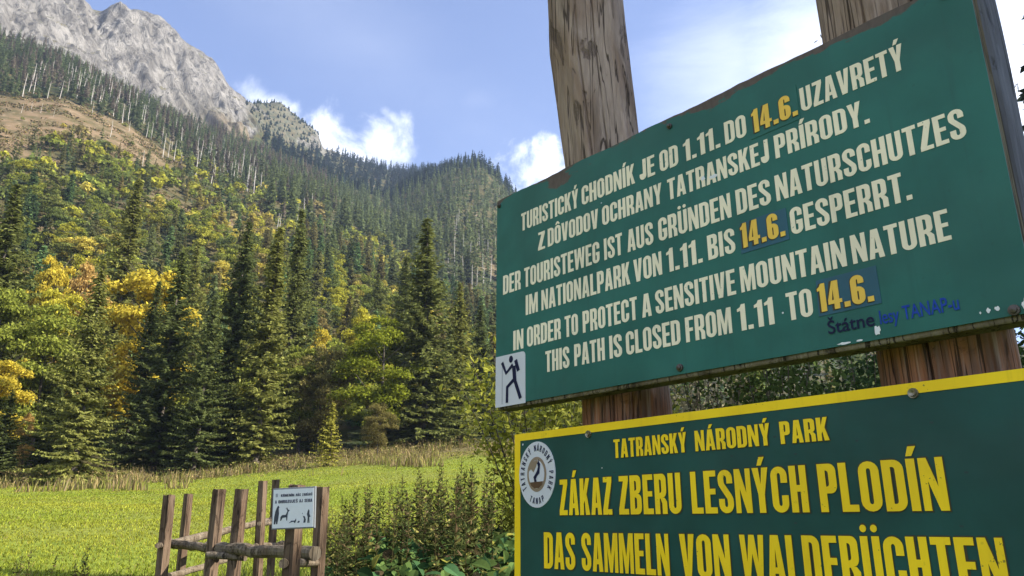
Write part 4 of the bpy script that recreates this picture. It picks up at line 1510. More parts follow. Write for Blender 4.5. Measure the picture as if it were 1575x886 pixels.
def glyph_full(ch, sv=0.165, sh=0.135):
    base_ = ACC.get(ch, ch)
    w, polys = glyph(base_, sv, sh)
    polys = list(polys)
    c = w / 2
    if ch in 'ÁÉÍÝÚŔ':
        polys.append([[(c - .07, 1.05), (c + .045, 1.05), (c + .15, 1.24), (c - .005, 1.24)]])
    elif ch == 'Ü':
        for x in (c - .12, c + .12):
            polys.append([[(x + .075 * math.cos(a), 1.15 + .075 * math.sin(a)) for a in np.linspace(0, 2 * PI, 12, endpoint=False)]])
    elif ch == 'Ô':
        polys.append([[(c - .17, 1.05), (c - .05, 1.05), (c, 1.12), (c + .05, 1.05), (c + .17, 1.05), (c + .05, 1.21), (c - .05, 1.21)]])
    elif ch in 'ŠŇŤ':
        polys.append([[(c - .05, 1.05), (c + .05, 1.05), (c + .17, 1.21), (c + .06, 1.21), (c, 1.13), (c - .06, 1.21), (c - .17, 1.21)]])
    return w, polys


def fill(mb_, polys, fn, mi=0, thick=0.0, tdir=None):
    """fill polygons with holes; FN maps 2-D points to 3-D; THICK raises them as a coat of paint or a plate"""
    for poly in polys:
        vv = [[Vector((x, y, 0)) for x, y in loop] for loop in poly]
        tris = tessellate_polygon(vv)
        flat = [p for loop in poly for p in loop]
        V = np.array([fn(x, y) for x, y in flat])
        if len(tris):
            mb_.add(V, np.array(tris), mi)
        if thick:
            off = np.asarray(tdir) * thick
            k = 0
            for loop in poly:
                n_ = len(loop)
                Vl = V[k:k + n_]
                mb_.add(np.concatenate([Vl, Vl + off]), [[i, (i + 1) % n_, n_ + (i + 1) % n_, n_ + i] for i in range(n_)], mi)
                k += n_


TRACK = 0.065


def word_polys(word, sv=0.165, sh=0.135):
    x, out = 0.0, []
    for ch in word:
        w, polys = glyph_full(ch, sv, sh)
        out += [[[(px + x, py) for px, py in loop] for loop in poly] for poly in polys]
        x += w + TRACK
    return x - TRACK, out


def lettering(parent, words, z0, cap, mat, y=-0.001, name='lettering', sv=0.165, sh=0.135, thick=0.0008):
    """one line of a sign: every word set between its measured ends"""
    mbl = MB()
    for word, s0, s1 in words:
        w, polys = word_polys(word, sv, sh)
        kx = (s1 - s0) / w
        fill(mbl, polys, lambda a, b_: (s0 + a * kx, y, z0 + b_ * cap), 0, thick, (0, 1, 0))
    return mbl.build(name, mat, parent)


def font_text(parent, txt, x0, z0, height, width, mat, y, name='lettering'):
    """small print in the built-in typeface, set WIDTH wide"""
    cu = bpy.data.curves.new('print', 'FONT')
    cu.body = txt
    cu.size = 1.0
    cu.fill_mode = 'FRONT'
    cu.offset = 0.01
    tmp = bpy.data.objects.new('print', cu)
    COL.objects.link(tmp)
    bpy.context.view_layer.update()
    me = bpy.data.meshes.new_from_object(tmp.evaluated_get(bpy.context.evaluated_depsgraph_get()))
    bpy.data.objects.remove(tmp)
    co = np.zeros(len(me.vertices) * 3)
    me.vertices.foreach_get('co', co)
    co = co.reshape(-1, 3)
    w = co[:, 0].max() - co[:, 0].min()
    P = np.stack([x0 + (co[:, 0] - co[:, 0].min()) / w * width, np.full(len(co), y), z0 + co[:, 1] / 0.72 * height], 1)
    me.vertices.foreach_set('co', P.astype(np.float32).ravel())
    me.materials.clear()
    me.materials.append(mat)
    me.update()
    return link(name, me, parent)


# ------------------------------------------------------------------ the two signs and their posts
SIGN_O = Vector((-0.04599, 2.15368, 0.0))
SIGN_RZ = math.atan2(-0.76188, 0.64772)
SX = Vector((0.64772, -0.76188, 0))
SY = Vector((0.76188, 0.64772, 0))


def sign_w(s, y, z):
    """point in the sign plane's own frame: along the sign, behind its face, height above the eye"""
    return SIGN_O + SX * s + SY * y + Vector((0, 0, EYE + z))


MAT_GREEN = m_paint('weathered_green_paint', (0.022, 0.128, 0.107), 0.5, 0.16, (0.948, (0.10, 0.075, 0.06)))
MAT_GREEN2 = m_paint('dark_green_paint', (0.011, 0.066, 0.058), 0.42, 0.18)
MAT_YELLOW = m_paint('yellow_paint', (0.95, 0.64, 0.012), 0.55, 0.09, chips=(0.16, 0.13, 0.03))
MAT_YEDGE = m_plain('brown_outline', (0.045, 0.035, 0.010), 0.6)
MAT_CREAM = m_paint('cream_paint', (0.90, 0.80, 0.60), 0.6, 0.08, chips=(0.10, 0.20, 0.16))
MAT_PATCH = m_paint('blue_patch', (0.028, 0.105, 0.155), 0.45, 0.15)
MAT_GOLDP = m_paint('gold_paint', (0.92, 0.57, 0.085), 0.5, 0.14)
MAT_WHITE = m_plain('white_sticker', (0.62, 0.63, 0.68), 0.35, var=0.06, nscale=12)
MAT_NAVY = m_plain('navy_print', (0.008, 0.011, 0.045), 0.6, spec=0.2)
MAT_BLUEP = m_plain('blue_stamp_ink', (0.014, 0.055, 0.36), 0.6, var=0.35, spec=0.2)
MAT_SIGNW = m_wood('sign_board_wood', (0.20, 0.17, 0.11), (0.12, 0.09, 0.05), (0.2, 0.12, 0.07))
MAT_POST = m_wood('weathered_log', (0.40, 0.305, 0.25), (0.27, 0.185, 0.135), (0.40, 0.17, 0.085), 1.93)
MAT_GREYW = m_wood('grey_beam', (0.155, 0.16, 0.19), (0.10, 0.10, 0.115), (0.2, 0.2, 0.2), None, 0.8)
MAT_STEEL = m_plain('rusty_screw', (0.10, 0.085, 0.075), 0.5, 0.7)
MAT_BRASS = m_plain('galvanised_bolt', (0.30, 0.27, 0.20), 0.45, 0.8)
MAT_CHIP = m_plain('bare_white_primer', (0.75, 0.76, 0.78), 0.6)
MAT_TAN = m_plain('tan_print', (0.26, 0.19, 0.13), 0.5)
MAT_BROWN = m_plain('brown_print', (0.10, 0.05, 0.025), 0.5)


def screw(parent, s, z, r, mat, name='screw', ring_=False):
    mbs = MB()
    for rr, y0, y1 in ((r, -0.004, 0.002), (r * 0.62, -0.008, -0.004)):
        th = np.linspace(0, 2 * PI, 12, endpoint=False)
        V = np.concatenate([[(s + rr * math.cos(a), y1, z + rr * math.sin(a)) for a in th], [(s + rr * 0.92 * math.cos(a), y0, z + rr * 0.92 * math.sin(a)) for a in th], [(s, y0 - (0.0015 if not ring_ else -0.0025), z)]])
        F4 = [[i, (i + 1) % 12, 12 + (i + 1) % 12, 12 + i] for i in range(12)]
        mbs.add(V, F4)
        mbs.add(V, [[12 + i, 12 + (i + 1) % 12, 24] for i in range(12)])
    return mbs.build(name, mat, parent)


def blob(mb_, s, z, rs, rz_, y, seed, n=14, mi=0):
    g = np.random.default_rng(seed)
    k = g.uniform(0.7, 1.25, n)
    fill(mb_, [[[(s + rs * k[i] * math.cos(a), z + rz_ * k[i] * math.sin(a)) for i, a in enumerate(np.linspace(0, 2 * PI, n, endpoint=False))]]], lambda a, b_: (a, y, b_), mi)


# upper sign
sg = empty('closure_sign', SIGN_O + Vector((0, 0, EYE)), SIGN_RZ)
tag(sg, 'large green notice board with cream lettering and gold dates, upper of the two signs', 'sign')
mb = MB()
box(mb, 0.004, 1.326, 0.0035, 0.050, 0.3085, 0.9445, bev=0.004)
mb.build('board', MAT_SIGNW, sg)
mb = MB()
rngp = np.random.default_rng(3)
# the sheet's upper edge is slightly uneven
top = [(s_, 0.948 + 0.0015 * math.sin(s_ * 23) + rngp.uniform(-0.001, 0.001)) for s_ in np.linspace(1.33, 0.0, 60)]
fill(mb, [[[(0.0, 0.319), (1.33, 0.319)] + top]], lambda a, b_: (a, 0.0, b_), 0, 0.003, (0, 1, 0))
mb.build('panel', MAT_GREEN, sg)
LINES = [
    (0.816, 0.0545, [('TURISTICKÝ', 0.1128, 0.346), ('CHODNÍK', 0.3597, 0.5448), ('JE', 0.5608, 0.6088), ('OD', 0.6245, 0.6794), ('1.11.', 0.6953, 0.7963), ('DO', 0.8099, 0.8646), ('UZAVRETÝ', 0.9948, 1.2038)]),
    (0.736, 0.053, [('Z', 0.1848, 0.213), ('DÔVODOV', 0.2249, 0.4163), ('OCHRANY', 0.4307, 0.6251), ('TATRANSKEJ', 0.643, 0.9115), ('PRÍRODY.', 0.9263, 1.126)]),
    (0.6415, 0.0575, [('DER', 0.0316, 0.1095), ('TOURISTEWEG', 0.1255, 0.4167), ('IST', 0.4332, 0.4943), ('AUS', 0.5111, 0.5921), ('GRÜNDEN', 0.6086, 0.8089), ('DES', 0.823, 0.9055), ('NATURSCHUTZES', 0.9182, 1.2823)]),
    (0.5595, 0.0572, [('IM', 0.1315, 0.1813), ('NATIONALPARK', 0.1966, 0.5146), ('VON', 0.5273, 0.6125), ('1.11.', 0.627, 0.7262), ('BIS', 0.7417, 0.8112), ('GESPERRT.', 0.9427, 1.1787)]),
    (0.4675, 0.0565, [('IN', 0.0781, 0.1207), ('ORDER', 0.1364, 0.2701), ('TO', 0.2855, 0.3338), ('PROTECT', 0.3511, 0.5319), ('A', 0.5469, 0.5751), ('SENSITIVE', 0.5878, 0.8032), ('MOUNTAIN', 0.8163, 1.0454), ('NATURE', 1.0574, 1.2298)]),
    (0.3865, 0.0565, [('THIS', 0.2099, 0.2997), ('PATH', 0.3181, 0.4231), ('IS', 0.4392, 0.4792), ('CLOSED', 0.4927, 0.6522), ('FROM', 0.6673, 0.7861), ('1.11', 0.8014, 0.8848), ('TO', 0.9144, 0.9681)]),
]
for z0, cap, words in LINES:
    cut = next((k for k in range(1, len(words)) if words[k][1] - words[k - 1][2] > 0.08), len(words))
    for part in (words[:cut], words[cut:]):      # the dates stand between the two halves
        if part:
            lettering(sg, part, z0, cap, MAT_CREAM)
for (a0, a1, b0, b1), (d0, d1, dz) in (((0.874, 0.990, 0.802, 0.884), (0.8808, 0.9872, 0.8135)), ((0.8245, 0.9365, 0.5515, 0.6215), (0.8275, 0.9300, 0.5625)), ((0.9785, 1.0985, 0.382, 0.4545), (0.9815, 1.0870, 0.3895))):
    mb = MB()
    fill(mb, [[[(a0, b0), (a1, b0 + 0.001), (a1 - 0.001, b1), (a0 + 0.002, b1 - 0.001)]]], lambda a, b_: (a, -0.0012, b_), 0, 0.001, (0, 1, 0))
    pt = mb.build('date_patch', MAT_PATCH if b0 < 0.7 else MAT_GREEN, sg)
    w, polys = word_polys('14.6.', 0.19, 0.14)
    kx = (d1 - d0) / w
    mb = MB()
    fill(mb, polys, lambda a, b_: (d0 + a * kx, -0.0028, dz + b_ * 0.0555), 0, 0.0006, (0, 1, 0))
    mb.build('date', MAT_GOLDP, pt)
    mb = MB()
    w, polys = word_polys('14.6.', 0.215, 0.165)
    fill(mb, polys, lambda a, b_: (d0 - 0.0025 + a * kx * 0.985, -0.0020, dz - 0.0015 + b_ * 0.058), 0)
    mb.build('date_outline', MAT_YEDGE, pt)
font_text(sg, 'Štátne', 0.993, 0.345, 0.026, 0.088, MAT_NAVY, -0.0016, 'stamp_lettering')
font_text(sg, 'lesy TANAP-u', 1.091, 0.345, 0.026, 0.132, MAT_BLUEP, -0.0016, 'stamp_lettering')
mb = MB()
for i, (s_, z_, a_, b_) in enumerate(((1.084, 0.3345, 0.0055, 0.009), (1.264, 0.334, 0.003, 0.004), (1.277, 0.3345, 0.0035, 0.0038), (1.252, 0.3325, 0.0015, 0.002), (0.744, 0.757, 0.006, 0.005), (0.772, 0.7515, 0.011, 0.004),
                                      (1.318, 0.333, 0.006, 0.009), (1.02, 0.3225, 0.012, 0.0022), (1.05, 0.3225, 0.006, 0.002), (0.905, 0.405, 0.002, 0.002), (0.43, 0.80, 0.002, 0.0015))):
    blob(mb, s_, z_, a_, b_, -0.0014, 40 + i)
mb.build('paint_chip', MAT_CHIP, sg)
for s_, z_, r_ in ((0.012, 0.929, 0.007), (0.661, 0.925, 0.0075), (1.29, 0.925, 0.0075), (0.646, 0.3335, 0.009), (1.3, 0.327, 0.0095)):
    screw(sg, s_, z_, r_, MAT_STEEL)
# hiker sticker
mb = MB()
k = 0.012
stk = [(0.0015, 0.3155), (0.129, 0.3155)] + arc(0.129 - k, 0.459 - k, k, k, 0, PI / 2, 5) + [(0.0015, 0.4605)]
fill(mb, [[stk]], lambda a, b_: (a, -0.0015, b_), 0, 0.0012, (0, 1, 0))
st = mb.build('hiker_sticker', MAT_WHITE, sg)
mb = MB()
sw, sz0, shh = 0.1275, 0.3155, 0.144
pu = lambda u, v: (0.0015 + u * sw, sz0 + v * shh)
yy = -0.0022
hk = [([(0.23, 0.87), (0.37, 0.64), (0.60, 0.78)], 0.085), ([(0.69, 0.86), (0.785, 0.635)], 0.10), ([(0.63, 0.75), (0.665, 0.46)], 0.115), ([(0.665, 0.50), (0.41, 0.36), (0.405, 0.06)], 0.085), ([(0.655, 0.49), (0.855, 0.10)], 0.095)]
for i, (pts, wd) in enumerate(hk):
    P = [pu(*p) for p in pts]
    fill(mb, [[stroke(P, wd * sw, wd * sw)]], lambda a, b_, i=i: (a, yy - 0.00012 * i, b_))
fill(mb, [[[(0.0015 + (0.535 + 0.068 * math.cos(a)) * sw, sz0 + (0.895 + 0.07 * math.sin(a)) * shh) for a in np.linspace(0, 2 * PI, 18, endpoint=False)]]], lambda a, b_: (a, yy, b_))
mb.build('hiker_figure', MAT_NAVY, st)
mb = MB()
fill(mb, [[stroke([pu(0.235, 0.86), pu(0.235, 0.05)], 0.022 * sw, 0.022 * sw)]], lambda a, b_: (a, yy + 0.0003, b_))
mb.build('walking_pole', m_plain('grey_print', (0.30, 0.31, 0.36), 0.5), st)

# lower sign
sg2 = empty('ban_sign', SIGN_O + Vector((0, 0, EYE)), SIGN_RZ)
tag(sg2, 'dark green board with yellow border and yellow letters, lower of the two signs', 'sign')
mb = MB()
box(mb, 0.084, 1.52, 0.0, 0.046, -0.52, 0.235, bev=0.003)
mb.build('board', MAT_GREEN2, sg2)
mb = MB()
bw = 0.0185
fill(mb, [[[(0.085, -0.519), (1.519, -0.519), (1.519, 0.2342), (0.085, 0.2342)], [(0.085 + 0.022, -0.519 + bw), (1.519 - bw, -0.519 + bw), (1.519 - bw, 0.2342 - bw), (0.085 + 0.022, 0.2342 - bw)]]],
     lambda a, b_: (a, -0.0012, b_), 0, 0.0012, (0, 1, 0))
mb.build('border', MAT_YELLOW, sg2)
L2 = [
    (0.150, 0.0425, [('TATRANSKÝ', 0.4421, 0.6508), ('NÁRODNÝ', 0.6732, 0.8507), ('PARK', 0.8726, 0.9706)]),
    (0.024, 0.0845, [('ZÁKAZ', 0.257, 0.4307), ('ZBERU', 0.4525, 0.6279), ('LESNÝCH', 0.6546, 0.9162), ('PLODÍN', 0.9393, 1.1575)]),
    (-0.101, 0.0845, [('DAS', 0.1982, 0.3068), ('SAMMELN', 0.329, 0.5871), ('VON', 0.6162, 0.7377), ('WALDFRÜCHTEN', 0.7623, 1.2243)]),
]
for z0, cap, words in L2:
    e = 0.0022 if cap > 0.06 else 0.0014
    lt = lettering(sg2, words, z0, cap, MAT_YELLOW, -0.0022, 'lettering', 0.170, 0.140)
    lettering(lt, [(w_, a - e, b_ + e) for w_, a, b_ in words], z0 - e, cap + 2 * e, MAT_YEDGE, -0.0010, 'lettering_outline', 0.200, 0.170, 0.0)
screw(sg2, 0.361, 0.2125, 0.0095, MAT_BRASS, 'bolt', True)
screw(sg2, 1.1285, 0.2165, 0.0095, MAT_BRASS, 'bolt', True)
screw(sg2, 1.468, 0.2165, 0.0095, MAT_BRASS, 'bolt', True)
# emblem
ec, ez, ea, eb = 0.1735, 0.126, 0.069, 0.083
ell = lambda fa, fb, n=48: [(ec + ea * fa * math.cos(a), ez + eb * fb * math.sin(a)) for a in np.linspace(0, 2 * PI, n, endpoint=False)]
mb = MB()
fill(mb, [[ell(1, 1)]], lambda a, b_: (a, -0.0018, b_), 0, 0.0018, (0, 1, 0))
em = mb.build('emblem', MAT_WHITE, sg2)
mb = MB()


def ring_text(txt, a0, a1, flip, hgt):
    n_ = len(txt)
    for i, ch in enumerate(txt):
        w, polys = glyph_full(ch, 0.15, 0.13)
        a = a0 + (a1 - a0) * (i + 0.5) / n_
        rf = 0.80
        cx_, cz_ = ec + ea * rf * math.cos(a), ez + eb * rf * math.sin(a)
        r_ = a - PI / 2 if not flip else a + PI / 2
        ca, sa = math.cos(r_), math.sin(r_)

        def fn(x_, y_, w=w, cx_=cx_, cz_=cz_, ca=ca, sa=sa):
            u_, v_ = (x_ - w / 2) * hgt * 1.05, (y_ - 0.5) * hgt
            return (cx_ + u_ * ca - v_ * sa, -0.0025, cz_ + u_ * sa + v_ * ca)
        fill(mb, polys, fn)


ring_text('TATRANSKÝ NÁRODNÝ PARK', R(218), R(-38), False, 0.0155)
ring_text('TANAP', R(240), R(300), True, 0.0155)
mb.build('emblem_lettering', MAT_NAVY, em)
mb = MB()
fill(mb, [[ell(0.53, 0.53)]], lambda a, b_: (a, -0.0024, b_))
eo = mb.build('emblem_disc', MAT_TAN, em)
mb = MB()
fill(mb, [[ell(0.43, 0.43)]], lambda a, b_: (a, -0.0029, b_))
mb.build('emblem_ground', MAT_WHITE, em)
e2 = lambda pts: [[(ec + ea * x_, ez + eb * y_) for x_, y_ in pts]]
mb = MB()
fill(mb, [e2([(-.36, -.24), (.36, -.22), (.30, -.33), (.12, -.42), (-.12, -.42), (-.30, -.34)])], lambda a, b_: (a, -0.0034, b_))
mb.build('emblem_rock', MAT_BROWN, em)
mb = MB()
fill(mb, [e2([(-.40, .10), (-.38, .22), (-.22, .38), (0, .43), (.10, .41), (-.02, .22), (-.16, .06), (-.30, .16)])], lambda a, b_: (a, -0.0034, b_))
mb.build('emblem_mountain', MAT_TAN, em)
mb = MB()
# a leaping mountain goat seen from the side
fill(mb, [e2([(-.08, -.02), (.04, .10), (.10, .22), (.05, .34), (.10, .36), (.14, .46), (.16, .36), (.22, .30), (.19, .14), (.17, .02), (.04, -.06), (-.02, -.14), (.02, -.22), (-.10, -.24), (-.14, -.12), (-.16, -.08)])], lambda a, b_: (a, -0.0039, b_))
mb.build('emblem_animal', MAT_NAVY, em)
mb = MB()
for i, (s_, z_) in enumerate(((0.9, 0.13), (1.06, 0.105), (1.19, 0.082), (0.76, 0.135), (0.885, 0.005), (0.86, 0.165), (1.17, 0.0), (0.44, 0.118), (1.02, 0.145), (1.15, 0.165))):
    blob(mb, s_, z_, 0.0035, 0.0018, -0.0006, 80 + i)
mb.build('paint_scuff', m_plain('dark_scuff', (0.006, 0.03, 0.032), 0.5), sg2)
mb = MB()
blob(mb, 0.1185, 0.2055, 0.0022, 0.0026, -0.0012, 99)
blob(mb, 0.402, 0.13, 0.0013, 0.002, -0.0012, 98)
mb.build('paint_chip', MAT_CHIP, sg2)


def log_post(name, path, seed, crack, label, mat, flat=0.0):
    """a barked log: rings along PATH (s, y, height above eye, radius) in the sign frame, with drying cracks"""
    g = np.random.default_rng(seed)
    base_ = sign_w(path[0][0], path[0][1], 0)
    base_.z = 0
    n_, zs = 280, []
    P = np.array(path)
    kz = np.linspace(P[0, 2], P[-1, 2], 220)
    cs = np.stack([np.interp(kz, P[:, 2], P[:, i]) for i in (0, 1, 3)], 1)
    th = np.linspace(0, 2 * PI, n_, endpoint=False)
    TT, ZZ = np.meshgrid(th, kz)
    r = cs[:, 2][:, None] * (1 + 0.05 * (fbm(np.cos(TT) * 1.6 + seed, np.sin(TT) * 1.6 + ZZ * 0.9, 3, seed) - 0.5) * 2
                             + 0.040 * (fbm(np.cos(TT) * 5, np.sin(TT) * 5 + ZZ * 2.2, 4, seed + 5) - 0.5) * 2 + 0.014 * (fbm(TT * 16, ZZ * 5.0, 3, seed + 6) - 0.5) * 2)
    # slightly flattened hewn faces
    for a in flat or ():
        cosd = np.cos(TT - a)
        lim = cs[:, 2][:, None] * 0.90
        r = np.where(cosd > 0, np.minimum(r, lim / np.maximum(cosd, 0.2) * (1 + 0.02 * (fbm(TT * 4, ZZ * 5, 2, seed + 8) - 0.5))), r)
    for a0, wid, dep, drift in crack:
        a = a0 + drift * np.sin(ZZ * 2.3 + seed) + 0.012 * (vnoise(ZZ * 22, 0 * ZZ, seed) - 0.5)
        dd_ = np.abs((TT - a + PI) % (2 * PI) - PI)
        r = r - dep * np.exp(-(dd_ / wid) ** 2)
    X = cs[:, 0][:, None] - path[0][0] + r * np.cos(TT)
    Y = cs[:, 1][:, None] - path[0][1] + r * np.sin(TT)
    V = np.stack([X, Y, ZZ + EYE], -1).reshape(-1, 3)
    i, j = np.meshgrid(np.arange(len(kz) - 1), np.arange(n_), indexing='ij')
    j2 = (j + 1) % n_
    mb_ = MB()
    mb_.add(V, np.stack([i * n_ + j, i * n_ + j2, (i + 1) * n_ + j2, (i + 1) * n_ + j], -1).reshape(-1, 4))
    topc = V[-n_:].mean(0)
    mb_.add(np.vstack([V[-n_:], topc]), [[a, (a + 1) % n_, n_] for a in range(n_)])
    o = mb_.build(name, mat, None, True)
    o.location = base_
    o.rotation_euler = (0, 0, SIGN_RZ)
    tag(o, label, 'post')
    return o


# the sign face looks along -Y of the frame: crack angles near 3*pi/2 face the viewer
log_post('timber_post', [(0.352, 0.172, -1.65, 0.122), (0.338, 0.167, 0.29, 0.115), (0.299, 0.165, 0.95, 0.113), (0.247, 0.165, 1.42, 0.124), (0.232, 0.166, 1.75, 0.120)], 3,
         [(R(222), 0.022, 0.045, 0.03), (R(296), 0.012, 0.016, 0.02), (R(322), 0.010, 0.012, 0.04)],
         'thick weathered log post with a long crack, left of the two posts carrying the signs', MAT_POST, (R(255), R(320)))
log_post('timber_post', [(1.135, 0.166, -1.65, 0.120), (1.128, 0.165, 0.29, 0.114), (1.112, 0.165, 0.98, 0.116), (1.098, 0.166, 1.7, 0.112)], 9,
         [(R(236), 0.016, 0.035, 0.02), (R(278), 0.012, 0.016, 0.03)],
         'thick log post behind the date patches, right of the two posts carrying the signs', MAT_POST, (R(250), R(315)))
mb = MB()
zz = np.linspace(0.335, 1.35, 24)
for a, b_ in zip(zz[:-1], zz[1:]):
    pass
prof = []
for z_ in zz:
    wv = 0.002 * math.sin(z_ * 9)
    prof.append([(1.235, 0.053, z_), (1.322 + wv, 0.053, z_), (1.330 + wv, 0.060, z_), (1.331 + wv, 0.105, z_), (1.329 + wv, 0.150 + 0.6 * wv, z_), (1.316, 0.162, z_), (1.24, 0.163, z_)])
prof = np.array(prof)
nk = prof.shape[1]
i, j = np.meshgrid(np.arange(len(zz) - 1), np.arange(nk), indexing='ij')
j2 = (j + 1) % nk
mb.add(prof.reshape(-1, 3), np.stack([i * nk + j, i * nk + j2, (i + 1) * nk + j2, (i + 1) * nk + j], -1).reshape(-1, 4))
mb.add(prof[-1], [list(range(nk))])
mb.add(prof[0], [list(range(nk))[::-1]])
bt = mb.build('timber_batten', MAT_GREYW)
bt.location = SIGN_O + Vector((0, 0, EYE))
bt.rotation_euler = (0, 0, SIGN_RZ)
tag(bt, 'weathered grey-blue timber upright fixed behind the end of the green notice board', 'beam')

# moss tuft on the upper edge of the green sign
mb = MB()
g = np.random.default_rng(8)
n = 26
C = np.stack([1.052 + 0.012 * g.standard_normal(n), 0.03 + 0.008 * g.standard_normal(n), 0.950 + np.abs(0.010 * g.standard_normal(n))], 1)
u = unit(g.standard_normal((n, 3)) + [0, 0, 0.8]) * 0.006
leaves(mb, C, u, unit(np.cross(u, g.standard_normal((n, 3)))) * 0.0016, 0, np.tile(np.array([0.12, 0.09, 0.05, 1]), (n, 1)))
mo = mb.build('lichen_tuft', MAT_PLANT)
mo.location = SIGN_O + Vector((0, 0, EYE))
mo.rotation_euler = (0, 0, SIGN_RZ)
tag(mo, 'tiny dry lichen tuft on the top edge of the green notice board', 'lichen')

# ------------------------------------------------------------------ split-log fence with its small sign
MAT_FENCE = m_wood('fence_wood', (0.165, 0.115, 0.075), (0.10, 0.062, 0.038), (0.2, 0.1, 0.06), None, 0.9)
MAT_RAIL = m_wood('rail_wood', (0.21, 0.17, 0.12), (0.13, 0.095, 0.06), (0.2, 0.1, 0.06), None, 0.9)
fpos = at(380, 850, 6.8)
fence = empty('split_log_fence', (fpos.x, fpos.y, float(G(fpos.x, fpos.y))))
tag(fence, 'low fence of paired brown posts holding split-log rails at the meadow edge', 'fence')


def square_post(px, ptop, pxb, d, wpx, seed):
    """a hewn post: its top at (px, ptop), leaning so that it passes (pxb, 886)"""
    g = np.random.default_rng(seed)
    top_ = np.array(at(px, ptop, d))
    low = np.array(at(pxb, 886, d))
    dirv = (low - top_) / (top_[2] - low[2])
    zb = float(G(top_[0], top_[1])) - 0.25
    w = wpx / FPX * d / 2
    zs = np.linspace(0, top_[2] - zb, 12)
    rot = SIGN_RZ * 0.55 + g.uniform(-0.15, 0.15)
    ang = np.array([20, 45, 70, 110, 135, 160, 200, 225, 250, 290, 315, 340]) * PI / 180 + rot
    rad = np.array([1.0, 1.17, 1.0] * 4) * w
    rings = []
    for q in zs:
        c = top_ + dirv * q
        c[2] = top_[2] - q
        rr = rad * (1 + g.uniform(-0.02, 0.02, 12)) * (1 + 0.03 * q)
        rings.append(np.stack([c[0] + rr * np.cos(ang), c[1] + rr * np.sin(ang), np.full(12, c[2]) + (g.uniform(-0.006, 0.006, 12) if q == 0 else 0)], 1))
    V = np.array(rings)
    n_ = 12
    i, j = np.meshgrid(np.arange(len(zs) - 1), np.arange(n_), indexing='ij')
    j2 = (j + 1) % n_
    mb_ = MB()
    Vl = V.reshape(-1, 3) - np.array(fence.location)
    mb_.add(Vl, np.stack([i * n_ + j, (i + 1) * n_ + j, (i + 1) * n_ + j2, i * n_ + j2], -1).reshape(-1, 4))
    mb_.add(np.vstack([Vl[:n_], Vl[:n_].mean(0)]), [[a, (a + 1) % n_, n_] for a in range(n_)])
    mb_.build('post', MAT_FENCE, fence)


for args in ((260.5, 762, 248, 7.1, 13.5, 1), (290, 760, 277, 9.2, 10.5, 2), (337.5, 753, 323.5, 6.6, 15.5, 3), (372, 753, 358.5, 6.4, 15.5, 4),
             (404.5, 740, 396, 9.0, 11, 5), (424.5, 738, 415.5, 10.6, 9, 6), (457, 746, 447, 5.0, 20, 7), (496.5, 749, 488, 5.8, 16.5, 8)):
    square_post(*args)


def rail(p0, p1, r, seed, name='rail', n_=14):
    g = np.random.default_rng(seed)
    a, b_ = np.array(at(*p0)), np.array(at(*p1))
    q = np.linspace(0, 1, n_)[:, None]
    P = a + (b_ - a) * q + g.uniform(-0.011, 0.011, (n_, 3)) * (r / 0.045) - np.array(fence.location)
    global rng
    keep, rng = rng, g
    mb_ = MB()
    tube(mb_, P, r * (1 + 0.1 * np.sin(np.linspace(0, 3, n_) + seed)), 12, wob=0.04)
    rng = keep
    mb_.build(name, MAT_RAIL, fence)


rail((266, 835, 8.1), (436, 796, 10.2), 0.034, 1)
rail((254, 834, 7.6), (350, 847, 6.52), 0.036, 2)
rail((322, 843, 6.75), (486, 852, 5.35), 0.047, 3)
rail((258, 888, 8.2), (436, 836, 10.2), 0.034, 4)
rail((318, 905, 6.7), (482, 920, 5.4), 0.045, 5)
rail((243, 839, 6.95), (297, 837, 8.95), 0.022, 6, 'peg', 4)
rail((318, 854, 6.48), (378, 858, 6.3), 0.024, 7, 'peg', 4)
rail((436, 866, 4.95), (494, 865, 5.9), 0.026, 8, 'peg', 4)
rail((392, 840, 8.9), (432, 836, 10.7), 0.026, 9, 'peg', 4)
rail((398, 806, 8.95), (432, 803, 10.6), 0.024, 10, 'peg', 4)

ws_c = at(451, 781.5, 4.80)
wsn = empty('wildlife_sign', ws_c, R(-16))
wsn.rotation_euler = (R(2), R(-2.2), R(-16))
tag(wsn, 'small white wildlife warning sign with animal silhouettes on the fence post', 'sign')
W2, H2 = 0.141, 0.1165
mb = MB()
box(mb, -W2, W2, 0.0, 0.016, -H2, H2, bev=0.003)
mb.build('frame', m_plain('grey_frame', (0.16, 0.17, 0.18), 0.5), wsn)
mb = MB()
box(mb, -W2 + 0.008, W2 - 0.008, -0.002, 0.002, -H2 + 0.008, H2 - 0.008)
mb.build('panel', m_plain('white_panel', (0.72, 0.73, 0.72), 0.4, var=0.04), wsn)
lettering(wsn, [('KŔMENÍM', -0.082, 0.006), ('NÁS', 0.016, 0.048), ('ZABÍJAŠ', 0.058, 0.124)], 0.066, 0.015, MAT_NAVY, -0.003, thick=0)
lettering(wsn, [('A', -0.120, -0.108), ('OHROZUJEŠ', -0.098, 0.030), ('AJ', 0.040, 0.062), ('SEBA', 0.074, 0.124)], 0.030, 0.018, MAT_NAVY, -0.003, thick=0)
mb = MB()
for i, (dx, dz) in enumerate(((-0.110, 0.083), (-0.110, 0.076), (-0.110, 0.069))):
    fill(mb, [[[(dx - 0.007, dz - 0.0025), (dx + 0.007, dz - 0.0025), (dx + 0.007, dz + 0.0025), (dx - 0.007, dz + 0.0025)]]], lambda a, b_: (a, -0.003, b_))
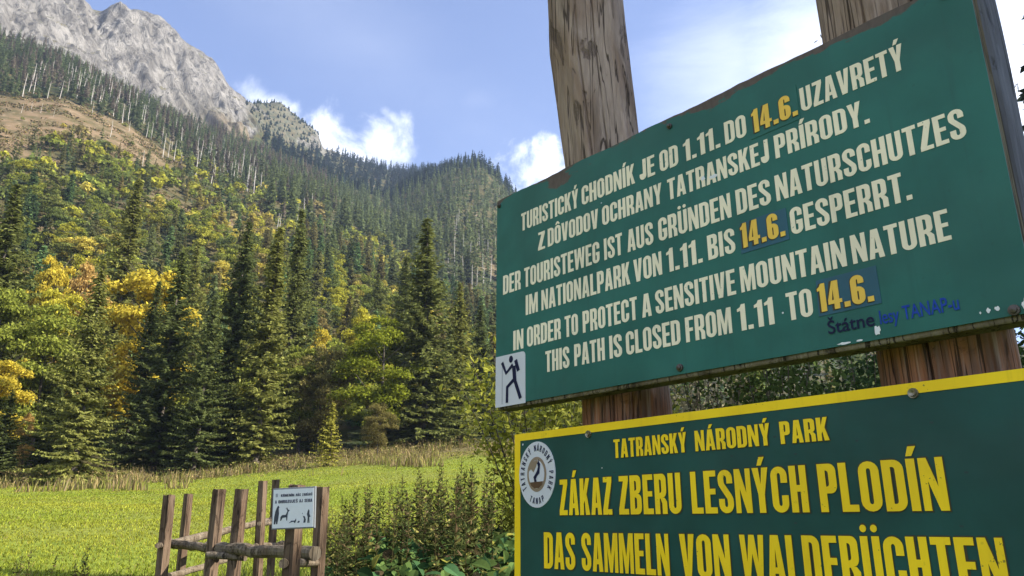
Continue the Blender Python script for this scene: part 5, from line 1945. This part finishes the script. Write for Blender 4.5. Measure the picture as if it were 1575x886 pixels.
mb.build('badge', m_plain('grey_badge', (0.25, 0.26, 0.30), 0.5), wsn)
mb = MB()
sil = [
    [(-.128, -.090), (-.126, -.050), (-.120, -.020), (-.112, .000), (-.104, .012), (-.098, .012), (-.094, .004), (-.098, -.004), (-.095, -.030), (-.098, -.060), (-.104, -.090), (-.112, -.090), (-.113, -.072), (-.118, -.090)],
    [(-.086, -.072), (-.084, -.050), (-.072, -.040), (-.050, -.040), (-.040, -.020), (-.042, -.012), (-.054, -.002), (-.046, -.006), (-.044, .004), (-.036, -.010), (-.024, -.016), (-.034, -.024), (-.038, -.044), (-.040, -.072), (-.045, -.072), (-.047, -.054), (-.070, -.056), (-.080, -.072)],
    [(-.030, -.088), (-.012, -.074), (.010, -.074), (.018, -.062), (.020, -.072), (.014, -.086), (.008, -.088), (.004, -.080), (-.010, -.082)],
    [(.026, -.086), (.034, -.076), (.044, -.078), (.038, -.088)],
    [(.066, -.088), (.070, -.066), (.062, -.050), (.074, -.052), (.082, -.070), (.080, -.088)],
    [(.092, -.090), (.094, -.060), (.088, -.040), (.094, -.022), (.098, -.014), (.104, -.022), (.104, -.040), (.112, -.056), (.104, -.060), (.106, -.090), (.100, -.090), (.099, -.066), (.097, -.090)],
    [(.056, -.038), (.060, -.032), (.062, -.040)],
]
for pl in sil:
    fill(mb, [[[(a + 0.004, b_ + 0.004) for a, b_ in pl]]], lambda a, b_: (a, -0.003, b_))
mb.build('animal_silhouettes', m_plain('slate_print', (0.035, 0.042, 0.06), 0.5), wsn)

# ------------------------------------------------------------------ air
hz, nt, out = new_mat('haze')
vol = nt.nodes.new('ShaderNodeVolumePrincipled')
vol.inputs['Color'].default_value = (0.55, 0.70, 1.0, 1)
vol.inputs['Density'].default_value = 0.00014
vol.inputs['Anisotropy'].default_value = 0.2
nt.links.new(vol.outputs[0], out.inputs['Volume'])
mb = MB()
zmin, zmax = float(gz.min()) - 1.0, float(gz.max()) + 30
box(mb, -3050, 3050, -3050, 3050, zmin, zmax)
kind(mb.build('haze', hz), 'stuff')
